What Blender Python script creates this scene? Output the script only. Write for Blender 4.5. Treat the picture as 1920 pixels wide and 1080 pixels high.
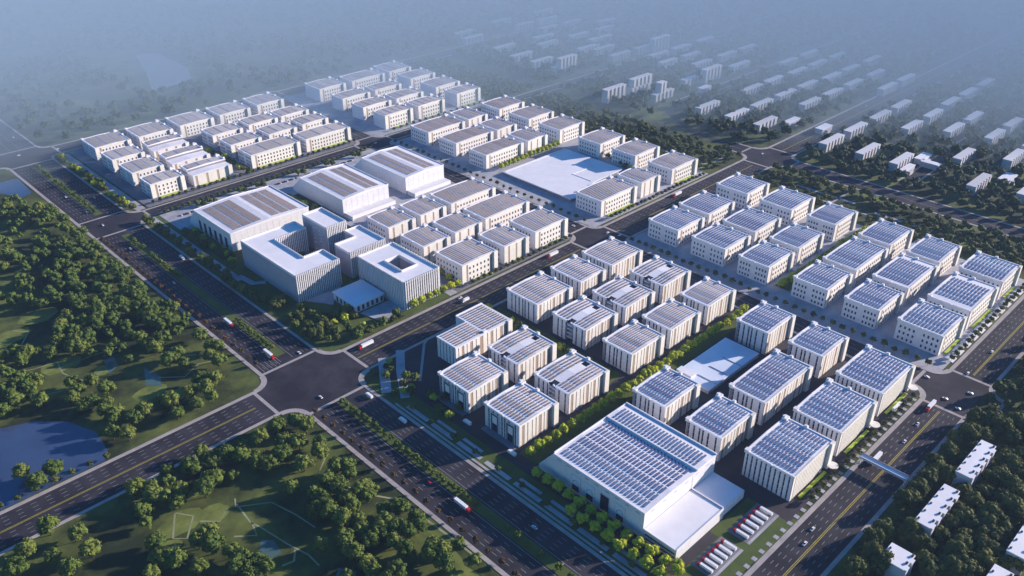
import bpy, math, random
import numpy as np
from mathutils import Vector, Matrix
random.seed(7); rng = np.random.default_rng(7)
R = math.radians
for o in list(bpy.data.objects): bpy.data.objects.remove(o)
SC = bpy.context.scene
COL = SC.collection

# ------------------------------------------------------------------ camera, sky, sun, exposure
cam_d = bpy.data.cameras.new('camera'); cam = bpy.data.objects.new('camera', cam_d); COL.objects.link(cam)
cam.location = (0, 0, 450); cam.rotation_euler = (R(90 - 30.38), 0, R(45.69 - 90))
cam_d.sensor_width = 36; cam_d.lens = 1610.1 / 1920 * 36; cam_d.clip_start = 1; cam_d.clip_end = 30000
SC.camera = cam
SC.render.resolution_x = 1024; SC.render.resolution_y = 576
SUN_AZ, SUN_EL = 25.0, 16.5          # azimuth from +x towards -y
w = bpy.data.worlds.new('World'); SC.world = w; w.use_nodes = True
nt = w.node_tree; bg = nt.nodes['Background']
sky = nt.nodes.new('ShaderNodeTexSky'); sky.sky_type = 'NISHITA'; sky.sun_disc = False
sky.sun_elevation = R(SUN_EL); sky.sun_rotation = R(90 + SUN_AZ); sky.altitude = 300
sky.air_density = 1.3; sky.dust_density = 0.6; sky.ozone_density = 3.0
hsv = nt.nodes.new('ShaderNodeHueSaturation'); hsv.inputs['Saturation'].default_value = 1.45; hsv.inputs['Hue'].default_value = 0.512; nt.links.new(sky.outputs[0], hsv.inputs['Color']); nt.links.new(hsv.outputs[0], bg.inputs[0]); bg.inputs[1].default_value = 0.09
sl = bpy.data.lights.new('sun', 'SUN'); sl.energy = 5.0; sl.angle = R(0.6); sl.color = (1.0, 0.86, 0.75)
so = bpy.data.objects.new('sun', sl); COL.objects.link(so)
so.rotation_euler = (R(90 - SUN_EL), 0, R(90 - SUN_AZ)); so.location = (0, 0, 800)
SC.view_settings.view_transform = 'Standard'; SC.view_settings.look = 'None'
SC.view_settings.exposure = 0.98; SC.view_settings.gamma = 1.0
SC.cycles.max_bounces = 5; SC.cycles.diffuse_bounces = 2; SC.cycles.glossy_bounces = 2
SC.cycles.volume_bounces = 1; SC.cycles.transparent_max_bounces = 4

HAZE = 0.00004
MIST = 0.0043
MISTK = 0.20
# ------------------------------------------------------------------ materials
def mat(name, col, rough=0.8, col2=None, scale=0.1, metal=0.0, detail=4, spec=0.3, obj_var=0.0, bump=0, lo=0.35, hi=0.65, coat=0):
    m = bpy.data.materials.new(name); m.use_nodes = True; n = m.node_tree; b = n.nodes['Principled BSDF']
    b.inputs['Roughness'].default_value = rough; b.inputs['Metallic'].default_value = metal
    b.inputs['Specular IOR Level'].default_value = spec
    c = (*col, 1); b.inputs['Base Color'].default_value = c
    if col2 or obj_var:
        out = None
        if col2:
            tc = n.nodes.new('ShaderNodeNewGeometry'); ns = n.nodes.new('ShaderNodeTexNoise')
            ns.inputs['Scale'].default_value = scale; ns.inputs['Detail'].default_value = detail; ns.inputs['Roughness'].default_value = 0.65
            n.links.new(tc.outputs['Position'], ns.inputs['Vector'])
            mr = n.nodes.new('ShaderNodeMapRange'); mr.inputs[1].default_value = lo; mr.inputs[2].default_value = hi
            n.links.new(ns.outputs['Fac'], mr.inputs[0])
            mx = n.nodes.new('ShaderNodeMix'); mx.data_type = 'RGBA'; mx.inputs[6].default_value = c; mx.inputs[7].default_value = (*col2, 1)
            n.links.new(mr.outputs[0], mx.inputs[0]); out = mx.outputs[2]
            if bump:
                bp = n.nodes.new('ShaderNodeBump'); bp.inputs['Distance'].default_value = bump; n.links.new(ns.outputs['Fac'], bp.inputs['Height'])
                n.links.new(bp.outputs[0], b.inputs['Normal'])
        if obj_var:
            oi = n.nodes.new('ShaderNodeObjectInfo'); hs = n.nodes.new('ShaderNodeHueSaturation')
            if out is None: hs.inputs['Color'].default_value = c
            else: n.links.new(out, hs.inputs['Color'])
            m1 = n.nodes.new('ShaderNodeMapRange'); m1.inputs[3].default_value = 1 - obj_var; m1.inputs[4].default_value = 1 + obj_var
            n.links.new(oi.outputs['Random'], m1.inputs[0]); n.links.new(m1.outputs[0], hs.inputs['Value'])
            m2 = n.nodes.new('ShaderNodeMapRange'); m2.inputs[3].default_value = 0.5 + obj_var * 0.08; m2.inputs[4].default_value = 0.5 - obj_var * 0.08
            n.links.new(oi.outputs['Random'], m2.inputs[0]); n.links.new(m2.outputs[0], hs.inputs['Hue'])
            out = hs.outputs[0]
        n.links.new(out, b.inputs['Base Color'])
    return m

def foliage(name, c1, c2, var=0.25):
    m = mat(name, c1, 0.75, c2, 0.9, detail=3, spec=0.15, obj_var=var)
    n = m.node_tree; b = n.nodes['Principled BSDF']
    tr = n.nodes.new('ShaderNodeBsdfTranslucent'); ad = n.nodes.new('ShaderNodeMixShader'); ad.inputs[0].default_value = 0.12
    src = b.inputs['Base Color'].links[0].from_socket
    n.links.new(src, tr.inputs['Color']); outn = n.nodes['Material Output']
    n.links.new(b.outputs[0], ad.inputs[1]); n.links.new(tr.outputs[0], ad.inputs[2]); n.links.new(ad.outputs[0], outn.inputs['Surface'])
    return m

M = dict(
 wall=mat('pale_render', (.70, .70, .74), .85, (.62, .62, .66), .25, obj_var=.04),
 sunwarm=mat('sun_warmed_panel', (.76, .73, .69), .8, (.68, .65, .61), .2, obj_var=.06),  # sun-facing panels: warmth of the low sun put into the colour
 grey=mat('grey_cladding', (.40, .39, .46), .7, (.35, .34, .41), .15),
 recess=mat('brown_louvre', (.40, .31, .25), .7, (.32, .25, .20), .5),
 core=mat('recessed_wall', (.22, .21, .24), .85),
 roof=mat('roof_membrane', (.74, .73, .79), .8, (.66, .65, .71), .12, obj_var=.05),
 roofwhite=mat('white_roof', (.76, .75, .80), .6, (.69, .68, .73), .06),
 deck=mat('glossy_deck', (.72, .76, .84), .28, (.58, .66, .80), .03, spec=.6),
 glass=mat('window_glass', (.012, .018, .045), .32, spec=.25),
 pv=mat('blue_solar_glass', (.085, .11, .21), .22, (.12, .145, .26), .15, spec=.7, obj_var=.2),
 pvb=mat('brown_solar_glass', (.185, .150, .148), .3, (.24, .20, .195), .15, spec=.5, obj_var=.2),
 pvhaze=mat('hazed_solar_glass', (.30, .28, .29), .4, (.36, .34, .35), .15, spec=.4, obj_var=.15),  # far panels: distance haze put into a paler, greyer colour
 metal=mat('grey_metal', (.4, .4, .42), .45, metal=.4),
 asphalt=mat('asphalt', (.022, .020, .028), .85, (.047, .042, .054), .03, detail=10, lo=.40, hi=.62, spec=.15),
 asphalt2=mat('yard_asphalt', (.030, .026, .034), .9, (.050, .043, .050), .05, detail=8),
 pave=mat('light_paving', (.42, .42, .46), .85, (.27, .27, .31), .06, detail=8),
 pavedark=mat('grey_paving', (.20, .20, .23), .85, (.15, .15, .18), .07, detail=8),
 kerb=mat('kerb_stone', (.40, .36, .35), .85, (.30, .27, .27), .12, detail=6),
 white=mat('white_paint', (.42, .42, .42), .7, (.22, .22, .22), .8),
 yellow=mat('yellow_paint', (.46, .38, .06), .7, (.30, .25, .05), .6),
 grass=mat('grass', (.016, .026, .007), .95, (.125, .150, .030), .016, detail=10, lo=.42, hi=.66, bump=.8),
 lawn=mat('bright_lawn', (.14, .20, .03), .95, (.20, .27, .04), .1, detail=6),
 lawn2=mat('lawn', (.055, .080, .018), .95, (.085, .115, .025), .06, detail=8),
 grassb=mat('meadow_grass', (.060, .085, .016), .95, (.185, .215, .045), .05, detail=9, lo=.3, hi=.62, bump=.4),
 soil=mat('worn_trail', (.34, .35, .22), .95, (.20, .22, .11), .1, detail=6),
 water=mat('pond_water', (.040, .060, .130), .08, (.050, .080, .160), .02, spec=.8),
 teal=mat('teal_water', (.06, .11, .10), .2, (.08, .14, .12), .1, spec=.6),
 leaf=foliage('leaves', (.050, .082, .016), (.140, .180, .034)),
 leafb=foliage('bright_leaves', (.30, .35, .02), (.44, .47, .045), .12),
 leafd=foliage('dark_leaves', (.050, .066, .016), (.110, .120, .028)),
 leafr=foliage('reddish_leaves', (.070, .045, .022), (.11, .065, .03)),
 leaffar=foliage('far_leaves', (.032, .050, .016), (.060, .080, .022), .2),
 bark=mat('bark', (.08, .06, .045), .9),
 hedge=mat('hedge_leaves', (.32, .42, .04), .9, (.42, .52, .06), .5),
 red=mat('red_paint', (.50, .02, .025), .35, spec=.5),
 vwhite=mat('white_vehicle_paint', (.78, .78, .80), .3, spec=.5),
 vdark=mat('dark_vehicle_paint', (.03, .035, .06), .3, spec=.6),
 tyre=mat('tyre_rubber', (.02, .02, .02), .9),
 farwall=mat('far_house_wall', (.44, .44, .48), .85, obj_var=.1),
 farroof=mat('far_house_roof', (.52, .52, .56), .85, obj_var=.1),
)

# ------------------------------------------------------------------ mesh helpers
class MB:
    def __init__(s): s.v = []; s.f = []; s.m = []; s.mats = []
    def mi(s, m):
        if m not in s.mats: s.mats.append(m)
        return s.mats.index(m)
    def box(s, x0, x1, y0, y1, z0, z1, m):
        b = len(s.v); k = s.mi(m)
        s.v += [(x0,y0,z0),(x1,y0,z0),(x1,y1,z0),(x0,y1,z0),(x0,y0,z1),(x1,y0,z1),(x1,y1,z1),(x0,y1,z1)]
        for q in ((0,3,2,1),(4,5,6,7),(0,1,5,4),(1,2,6,5),(2,3,7,6),(3,0,4,7)):
            s.f.append(tuple(b+i for i in q)); s.m.append(k)
        return s
    def prism(s, pts, z0, z1, m, m2=None):          # pts counter-clockwise
        b = len(s.v); n = len(pts); k = s.mi(m); k2 = s.mi(m2) if m2 else k
        a = sum(pts[i][0]*pts[(i+1)%n][1]-pts[(i+1)%n][0]*pts[i][1] for i in range(n))
        if a < 0: pts = pts[::-1]
        s.v += [(p[0],p[1],z0) for p in pts] + [(p[0],p[1],z1) for p in pts]
        s.f.append(tuple(b+n+i for i in range(n))); s.m.append(k2)
        s.f.append(tuple(b+i for i in reversed(range(n)))); s.m.append(k)
        for i in range(n):
            j = (i+1) % n; s.f.append((b+i, b+j, b+n+j, b+n+i)); s.m.append(k)
        return s
    def sheet(s, pts, z, m):
        b = len(s.v); n = len(pts)
        a = sum(pts[i][0]*pts[(i+1)%n][1]-pts[(i+1)%n][0]*pts[i][1] for i in range(n))
        if a < 0: pts = pts[::-1]
        s.v += [(p[0],p[1],z) for p in pts]; s.f.append(tuple(range(b, b+n))); s.m.append(s.mi(m)); return s
    def rect(s, x0, x1, y0, y1, z, m): return s.sheet([(x0,y0),(x1,y0),(x1,y1),(x0,y1)], z, m)
    def cyl(s, cx, cy, r0, r1, z0, z1, m, n=8):
        b = len(s.v); k = s.mi(m)
        for (r, z) in ((r0, z0), (r1, z1)):
            s.v += [(cx + r*math.cos(2*math.pi*i/n), cy + r*math.sin(2*math.pi*i/n), z) for i in range(n)]
        for i in range(n):
            j = (i+1) % n; s.f.append((b+i, b+j, b+n+j, b+n+i)); s.m.append(k)
        s.f.append(tuple(b+n+i for i in range(n))); s.m.append(k)
        s.f.append(tuple(b+i for i in reversed(range(n)))); s.m.append(k)
        return s
    def xsec(s, prof, y0, y1, m):                    # profile in (x,z), extruded along y
        b = len(s.v); n = len(prof); k = s.mi(m)
        s.v += [(p[0], y0, p[1]) for p in prof] + [(p[0], y1, p[1]) for p in prof]
        s.f.append(tuple(b+i for i in range(n))); s.m.append(k)
        s.f.append(tuple(b+n+i for i in reversed(range(n)))); s.m.append(k)
        for i in range(n):
            j = (i+1) % n; s.f.append((b+j, b+i, b+n+i, b+n+j)); s.m.append(k)
        return s
    def strip(s, pts, wd, z, m):
        pts = [Vector(p) for p in pts]; L = []; Rr = []
        for i, p in enumerate(pts):
            a = pts[max(i-1, 0)]; c = pts[min(i+1, len(pts)-1)]; d = (c-a).normalized(); nrm = Vector((-d.y, d.x))
            L.append(p + nrm*wd/2); Rr.append(p - nrm*wd/2)
        for i in range(len(pts)-1):
            s.sheet([tuple(Rr[i]), tuple(Rr[i+1]), tuple(L[i+1]), tuple(L[i])], z, m)
        return s
    def data(s, name):
        me = bpy.data.meshes.new(name); me.from_pydata(s.v, [], s.f)
        for m in s.mats: me.materials.append(m)
        me.polygons.foreach_set('material_index', s.m); me.update(); return me
    def build(s, name, parent=None, loc=None):
        return link(name, s.data(name), parent, loc)

def link(name, data, parent=None, loc=None):
    o = bpy.data.objects.new(name, data); COL.objects.link(o)
    if parent: o.parent = parent
    if loc: o.location = loc
    return o
def tag(o, label, cat, group=None):
    o['label'] = label; o['category'] = cat
    if group: o['group'] = group
    return o
def struct(o): o['kind'] = 'structure'; return o
def thing(name, label, cat, loc=(0,0,0), rz=0, group=None):
    o = bpy.data.objects.new(name, None); COL.objects.link(o); o.location = loc; o.rotation_euler = (0,0,rz)
    o.empty_display_size = 1
    return tag(o, label, cat, group)
KIDS = {}
def dup(root, loc, rz=0, sc=1, label=None, group=None):
    r = root.copy(); COL.objects.link(r); r.location = loc; r.rotation_euler = (0,0,rz); r.scale = (sc,)*3 if not isinstance(sc, tuple) else sc
    if label: r['label'] = label
    if group: r['group'] = group
    for ch in KIDS[root.name]:
        c = ch.copy(); COL.objects.link(c); c.parent = r
        for g in KIDS.get(ch.name, []):
            d = g.copy(); COL.objects.link(d); d.parent = c
    return r
def reg(root):
    for o in [root] + list(root.children): KIDS[o.name] = list(o.children)
    return root

# ------------------------------------------------------------------ ground and roads
BV, CV, DV = (273, 326), (672, 698), (1032, 1060)
R0, R1, R2, R3 = (139, 171), (538, 575), (979, 997), (1268, 1300)
g = MB()
g.rect(-3000, 9000, -2500, 9000, 0, M['grass']); struct(g.build('ground'))
# the asphalt: vertical roads run through, horizontal ones butt against them
a = MB(); Z = .06
a.rect(BV[0], BV[1], -400, 3000, Z, M['asphalt'])
a.rect(CV[0], CV[1], R0[0], 1300, Z, M['asphalt'])
a.rect(DV[0], DV[1], R0[0], 620, Z, M['asphalt'])
for (y0, y1), left in ((R0, 326), (R1, -800), (R2, 326), (R3, -400)):
    xs = [(left, BV[0])] if left < 0 else []
    xs += [(BV[1], CV[0])]
    if y0 in (R0[0], R1[0]): xs += [(CV[1], DV[0]), (DV[1], 3200)]
    else: xs += [(CV[1], 1100 if y0 == R2[0] else 1500)]
    for x0, x1 in xs: a.rect(x0, x1, y0, y1, Z, M['asphalt'])
a.strip([(1100, 988), (1300, 990), (1700, 1000), (2600, 1010)], 14, Z, M['asphalt'])
a.strip([(1095, 384), (1500, 388), (2600, 396)], 14, Z, M['asphalt']); a.rect(1060, 1095, 377, 391, Z, M['asphalt'])
a.strip([(1150, 789), (1700, 791), (2600, 795)], 12, Z, M['asphalt'])
a.strip([(1046, 619), (1060, 700), (1100, 770), (1151, 789)], 12, Z + .02, M['asphalt'])
# corner fillets and crosswalks at the junctions
walkm = MB(); cw = MB()
def junction(V, H, off, quads, strips='lrbt'):
    for qx, qy in quads:
        cx = V[0] if qx < 0 else V[1]; cy = H[0] if qy < 0 else H[1]
        ox, oy = cx + qx*off, cy + qy*off
        arc = [(ox - qx*off*math.cos(t*math.pi/16), oy - qy*off*math.sin(t*math.pi/16)) for t in range(9)]
        a.sheet([(cx, cy)] + arc, Z + .01, M['asphalt'])
        inn = [(ox - qx*(off-5)*math.cos(t*math.pi/16), oy - qy*(off-5)*math.sin(t*math.pi/16)) for t in range(9)]
        for i in range(8): walkm.prism([arc[i], arc[i+1], inn[i+1], inn[i]], 0, .26, M['kerb'])
    if 'l' in strips: cw.rect(V[0]-off-3, V[0]-off, H[0], H[1], Z+.05, M['kerb'])
    if 'r' in strips: cw.rect(V[1]+off, V[1]+off+3, H[0], H[1], Z+.05, M['kerb'])
    if 'b' in strips: cw.rect(V[0], V[1], H[0]-off-3, H[0]-off, Z+.05, M['kerb'])
    if 't' in strips: cw.rect(V[0], V[1], H[1]+off, H[1]+off+3, Z+.05, M['kerb'])
ALL = [(-1,-1),(1,-1),(-1,1),(1,1)]
JN = []
def J(V, H, off, quads=ALL, strips='lrbt'): junction(V, H, off, quads, strips); JN.append((V, H, off))
J(BV, R1, 18); J(BV, R2, 16, [(1,-1),(1,1)], 'rbt'); J(BV, R3, 16)
J(CV, R1, 14); J(CV, R0, 16); J(CV, R2, 14); J(CV, R3, 12)
J(DV, R1, 18); J(DV, R0, 14); J(BV, R0, 14, [(1,-1),(1,1)], 'rbt')
struct(a.build('road'))
struct(cw.build('crosswalk'))
# sidewalks: real kerb steps; cut at the junctions
def cut(lo, hi, cuts):
    segs = [(lo, hi)]
    for c0, c1 in cuts:
        n = []
        for s0, s1 in segs:
            if c1 <= s0 or c0 >= s1: n.append((s0, s1)); continue
            if c0 > s0: n.append((s0, c0))
            if c1 < s1: n.append((c1, s1))
        segs = n
    return segs
def vwalk(x0, x1, lo, hi, V):
    for s0, s1 in cut(lo, hi, [(H[0]-off, H[1]+off) for (v, H, off) in JN if v is V]): walkm.box(x0, x1, s0, s1, 0, .25, M['kerb'])
def hwalk(y0, y1, lo, hi, H):
    for s0, s1 in cut(lo, hi, [(v[0]-off, v[1]+off) for (v, h, off) in JN if h is H]): walkm.box(s0, s1, y0, y1, 0, .25, M['kerb'])
def vwalk2(x0, x1, lo, hi):
    walkm.box(x0, x1, lo, hi, 0, .25, M['kerb'])
for s0, s1 in cut(-300, 2400, [(R1[0]-18, R1[1]+18), (R3[0]-16, R3[1]+16)]): vwalk2(269.5, 273, s0, s1)
vwalk(326, 329, -300, 1600, BV)
vwalk(669, 672, 171, 1268, CV); vwalk(698, 701, 171, 1268, CV)
vwalk(1029, 1032, 171, 620, DV); vwalk(1060, 1063, 171, 620, DV)
hwalk(535, 538, -700, 3000, R1); hwalk(575, 578.5, -700, 3000, R1)
hwalk(136, 139, 340, 3000, R0); hwalk(171, 174.5, 340, 3000, R0)
hwalk(976.5, 979, 340, 1090, R2); hwalk(997, 999.5, 340, 1090, R2)
hwalk(1265, 1268, -300, 1400, R3); hwalk(1300, 1303, -300, 1400, R3)
for q in (9.5, -9.5): walkm.strip([(1095, 384+q), (1500, 388+q), (2600, 396+q)], 3, .25, M['kerb']); walkm.strip([(1150, 789+q*.9), (1700, 791+q*.9), (2600, 795+q*.9)], 3, .25, M['kerb']); walkm.strip([(1110, 988+q), (1300, 990+q), (1700, 1000+q), (2600, 1010+q)], 3, .25, M['kerb'])
walkm.strip([(945, 620), (948, 800), (960, 980)], 3, .25, M['kerb'])
struct(walkm.build('pavement'))
# painted markings
mk = MB(); ZM = Z + .04
def near_j(V, H, x, y):
    for (v, h, off) in JN:
        if v[0]-off-4 < x < v[1]+off+4 and h[0]-off-4 < y < h[1]+off+4: return True
    return False
def vline(x, lo, hi, dash, gap, wd, m):
    y = lo
    while y < hi:
        y1 = min(y + dash, hi)
        if not near_j(0, 0, x, y) and not near_j(0, 0, x, y1): mk.rect(x-wd/2, x+wd/2, y, y1, ZM, m)
        y += dash + gap
def hline(y, lo, hi, dash, gap, wd, m):
    x = lo
    while x < hi:
        x1 = min(x + dash, hi)
        if not near_j(0, 0, x, y) and not near_j(0, 0, x1, y): mk.rect(x, x1, y-wd/2, y+wd/2, ZM, m)
        x += dash + gap
for x in (278.5, 282.5, 286.5, 290.5, 310, 314, 318, 322): vline(x, 0, 1500, 5, 7, .28, M['white'])
for x in (294.6, 306.6): vline(x, 0, 1500, 40, 0, .3, M['white'])
for y, H in ((557, R1),):
    for d in (-.55, .55): hline(y+d, -500, 1700, 8, 0, .45, M['yellow'])
    for y2 in (542.5, 547.3, 552.1, 562, 566.4, 570.8): hline(y2, -500, 1500, 4, 6, .28, M['white'])
for d in (-.55, .55): hline(155.5+d, 345, 1700, 8, 0, .5, M['yellow'])
for y2 in (143.5, 147.5, 151.5, 159.5, 163.5, 167.3): hline(y2, 345, 1300, 4, 6, .28, M['white'])
for x in (678.5, 691.5): vline(x, 171, 1268, 4, 6, .28, M['white'])
vline(685, 171, 1268, 9, 0, .35, M['white']); vline(1046, 171, 620, 9, 0, .4, M['white'])
hline(988, 345, 1090, 5, 6, .3, M['white']); hline(1284, -200, 1400, 8, 0, .4, M['white'])
for x in (276, 280, 284, 288, 292): mk.rect(x-.15, x+.15, 597, 612, ZM+.01, M['white'])
struct(mk.build('road_markings'))
# block bases
b = MB()
b.box(702, 934, 178, 534, 0, .22, M['pave']); b.box(702, 936, 582, 972, 0, .22, M['pave'])
b.box(702, 936, 1003, 1262, 0, .22, M['pave']); b.box(352, 668, 1003, 1262, 0, .22, M['pavedark'])
b.box(490, 668, 582, 704, 0, .22, M['pavedark']); b.box(500, 668, 704, 800, 0, .22, M['pave'])
b.box(352, 668, 910, 972, 0, .22, M['pave']); b.box(508, 668, 800, 910, 0, .22, M['pave'])
b.box(480, 490, 582, 800, 0, .22, M['pave'])
struct(b.build('plaza_paving'))
b = MB()
b.box(350, 668, 178, 534, 0, .16, M['asphalt2'])
struct(b.build('yard'))
b = MB()                                               # lighter strips, paths and lawns on top
for x0, x1, y0, y1 in ((700, 727, 184, 534), (338, 349, 1003, 1255), (338, 346, 760, 972)): b.box(x0, x1, y0, y1, 0, .27, M['pave'])
b.strip([(346, 770), (349, 745), (360, 738)], 7, .29, M['pave'])
b.strip([(364, 541), (350, 520), (335, 497)], 9, .30, M['pave']); b.strip([(383, 540), (362, 512), (342, 480)], 8, .30, M['pave'])
b.strip([(414, 538), (405, 532), (380, 505), (366, 490)], 2.5, .33, M['kerb'])
for k in range(9):
    y0 = 470 - k*32; b.box(334.5, 338.5, y0-27, y0, 0, .30, M['pave'])
    if k % 3: b.box(341, 344, y0-22, y0, 0, .34, M['pave'])
b.box(330.5, 332.5, 200, 480, 0, .28, M['kerb'])
b.prism([(400, 592), (430, 592), (430, 618), (394, 618)], 0, .8, M['pave'])       # fan terrace by the pavilion
b.prism([(368, 676), (412, 676), (384, 650)], 0, 1.0, M['pave'])
for k in range(11):                                    # drive strips by the right-hand road
    b.prism([(730+k*17, 184.5), (740+k*17, 184.5), (737+k*17, 176), (727+k*17, 176)], 0, .38, M['roofwhite'])
b.box(928, 1012, 300, 304, 0, .2, M['pave']); b.box(940, 1010, 420, 423, 0, .2, M['pave']); b.box(965, 968, 330, 520, 0, .2, M['pave'])
b.box(945, 1000, 600, 603, 0, .2, M['pave']); b.box(960, 964, 600, 900, 0, .2, M['pave'])
b.box(975, 981, 315, 370, 0, .2, M['pave']); b.box(985, 989, 400, 480, 0, .2, M['pave'])
for k in range(34): b.box(344+k*9.2, 347.4+k*9.2, 175.4, 178.8, 0, .3, M['pave'])
struct(b.build('path'))
b = MB()
b.box(352, 480, 582, 812, 0, .12, M['lawn2']); b.box(330, 352, 582, 972, 0, .1, M['lawn2']); b.box(329.5, 338, 1003, 1255, 0, .1, M['lawn2'])
b.box(330, 350, 180, 520, 0, .1, M['lawn2']); b.box(400, 448, 186, 212, 0, .2, M['lawn2']); b.box(352, 447, 176, 205, 0, .18, M['lawn2'])
for x0, x1, y0, y1 in ((362, 470, 345, 363), (470, 665, 344, 362), (476, 500, 372, 530)): b.box(x0, x1, y0, y1, 0, .2, M['lawn2'])
b.box(296, 305, -100, 515, 0, .22, M['lawn2']); b.box(296, 305, 610, 950, 0, .22, M['lawn2']); b.box(296, 305, 1025, 1240, 0, .22, M['lawn2'])
b.box(470, 500, 812, 905, 0, .14, M['lawn2']); b.box(580, 600, 812, 905, 0, .14, M['lawn2'])
b.box(735, 925, 345, 362, 0, .24, M['lawn2'])
struct(b.build('lawn'))
w_ = MB()
w_.sheet([(60, 682), (82, 678), (106, 668), (125, 648), (136, 620), (134, 590), (128, 580), (-200, 580), (-260, 700), (-60, 720)], .05, M['water'])
w_.sheet([(245, 1215), (268, 1212), (285, 1200), (289, 1142), (251, 1142)][:2] + [(266, 1150), (250, 1143), (235, 1180)], .05, M['water'])
w_.sheet([(560, 1450), (640, 1465), (668, 1540), (676, 1680), (640, 1700), (600, 1560)], .05, M['water'])
struct(w_.build('water'))
t_ = MB()
for p in ([(181,715),(191,714),(187,697),(176,691)], [(202,678),(207,655),(201,641),(192,652)], [(165,415),(172,425),(178,418),(176,404),(166,405)], [(186,358),(196,366),(203,356),(195,345)]):
    t_.sheet(p, .04, M['teal'])
struct(t_.build('puddle'))
tr = MB()
for p, wd in (([(237,451),(249,412),(262,391),(265,370),(267,337),(268,305)], 1.6), ([(177,467),(175,444),(178,434),(183,408),(188,390),(188,377)], 1.2),
    ([(179,473),(175,465),(196,451),(202,428),(205,408)], 1.2), ([(150,742),(147,720),(154,700),(163,688)], 1.3), ([(147,731),(199,728),(213,720),(187,722)], 1.0),
    ([(139,824),(149,812),(132,787),(122,780)], 1.2), ([(141,490),(129,468),(136,461),(149,478),(141,490)], 1.3), ([(205,655),(222,640),(240,650),(262,640)], 1.1),
    ([(120,700),(150,690),(175,700)], 1.1), ([(170,860),(190,850),(205,860)], 1.4), ([(125,440),(118,452),(128,462)], 1.1), ([(160,440),(172,430),(176,444)], 1.5),
    ([(263,490),(258,470),(240,455)], 1.2), ([(150,470),(160,460),(170,468)], 1.2), ([(200,540),(180,525),(165,500)], 1.0), ([(100,760),(130,745),(150,742)], 1.1),
    ([(184,400),(178,392),(170,394)], 1.6), ([(225,700),(235,690),(230,676),(245,665)], 1.0)):
    tr.strip(p, wd, .06, M['soil'])
struct(tr.build('trail'))
lw = MB()
for cx, cy, rx, ry in ((140,478,18,13),(105,800,24,26),(60,860,30,30),(185,560,22,7),(120,615,14,8),(215,330,12,16),(168,500,14,6),(120,462,12,8),(160,470,13,9),(190,640,16,10),(150,735,20,12),(130,815,22,14),(165,835,20,14),(225,560,12,6),(255,335,8,26),(175,700,10,8),(210,620,18,8),(250,300,9,20)):
    pts = [(cx + rx*math.cos(t*.45)*(.8+.3*random.random()), cy + ry*math.sin(t*.45)*(.8+.3*random.random())) for t in range(14)]
    MZ = .012 + .0018*len(lw.f); lw.sheet(pts, MZ, M['grassb'] if 'grassb' in M else M['lawn2'])
struct(lw.build('meadow'))

# ------------------------------------------------------------------ factories
WIN = {}
def win_mesh(wd, ht, axis):
    k = (round(wd, 1), round(ht, 1), axis)
    if k not in WIN:
        b = MB(); t = .09; e = .12
        def bx(u0, u1, h0, h1, d0, d1, m):
            if axis == 'x': b.box(-d1, -d0, u0, u1, h0, h1, m)
            else: b.box(u0, u1, -d1, -d0, h0, h1, m)
        hw = wd/2
        bx(-hw, hw, 0, ht, -.02, .05, M['glass'])
        for (u0, u1, h0, h1) in ((-hw-e, -hw, -e, ht+e), (hw, hw+e, -e, ht+e), (-hw, hw, -e, 0), (-hw, hw, ht, ht+e)): bx(u0, u1, h0, h1, -.02, t+.05, M['grey'])
        if ht > 8:
            h = 4.0
            while h < ht-2: bx(-hw, hw, h, h+.5, .05, .09, M['grey']); h += 4.6
        WIN[k] = b.data('window')
    return WIN[k]

def facade(root, wl, side, length, z, segs, floors, top=1.2):
    """wl: MB of the wall; panels stand .35 proud of the core, glass sits in the slots"""
    for (u0, u1, kind, n) in segs:
        if u1 - u0 < .3: continue
        if kind in 'pwc':
            mm = M['sunwarm'] if (side == 'y') else M['wall']  # warm copy on the sunlit side, cool copy on the shaded side
            off = .02 if side == 'y' else 0
            if side == 'x': wl.box(0, .45, u0, u1, .02, z-top, mm)
            else: wl.box(u0, u1, .01, .45, .02, z-top-off, mm)
        if kind == 's':
            hh = z-top-2.0; me = win_mesh(u1-u0-.3, hh, side)
            loc = (.33, (u0+u1)/2, 1.2) if side == 'x' else ((u0+u1)/2, .34, 1.2)
            link('window', me, root, loc)
        if kind == 'b':
            lb = MB()
            if side == 'x': lb.box(.2, .38, u0+.05, u1-.05, .1, z-top-.2, M['recess'])
            else: lb.box(u0+.05, u1-.05, .2, .38, .1, z-top-.2, M['recess'])
            lb.build('louvre_panel', root)
        if kind == 'w':
            fh = (z-top-2.2)/floors
            for f in range(floors):
                for i in range(n):
                    u = u0 + (i+.5)*(u1-u0)/n; h = 1.6 + f*fh + .5; wh = min(2.6, fh*.5)
                    me = win_mesh(min(1.5, (u1-u0)/n*.45), wh, side)
                    link('window', me, root, (-.02, u, h) if side == 'x' else (u, -.01, h))

def gable(x, W, z, r): return z + r*(1-abs(x-W/2)/(W/2))

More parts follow.
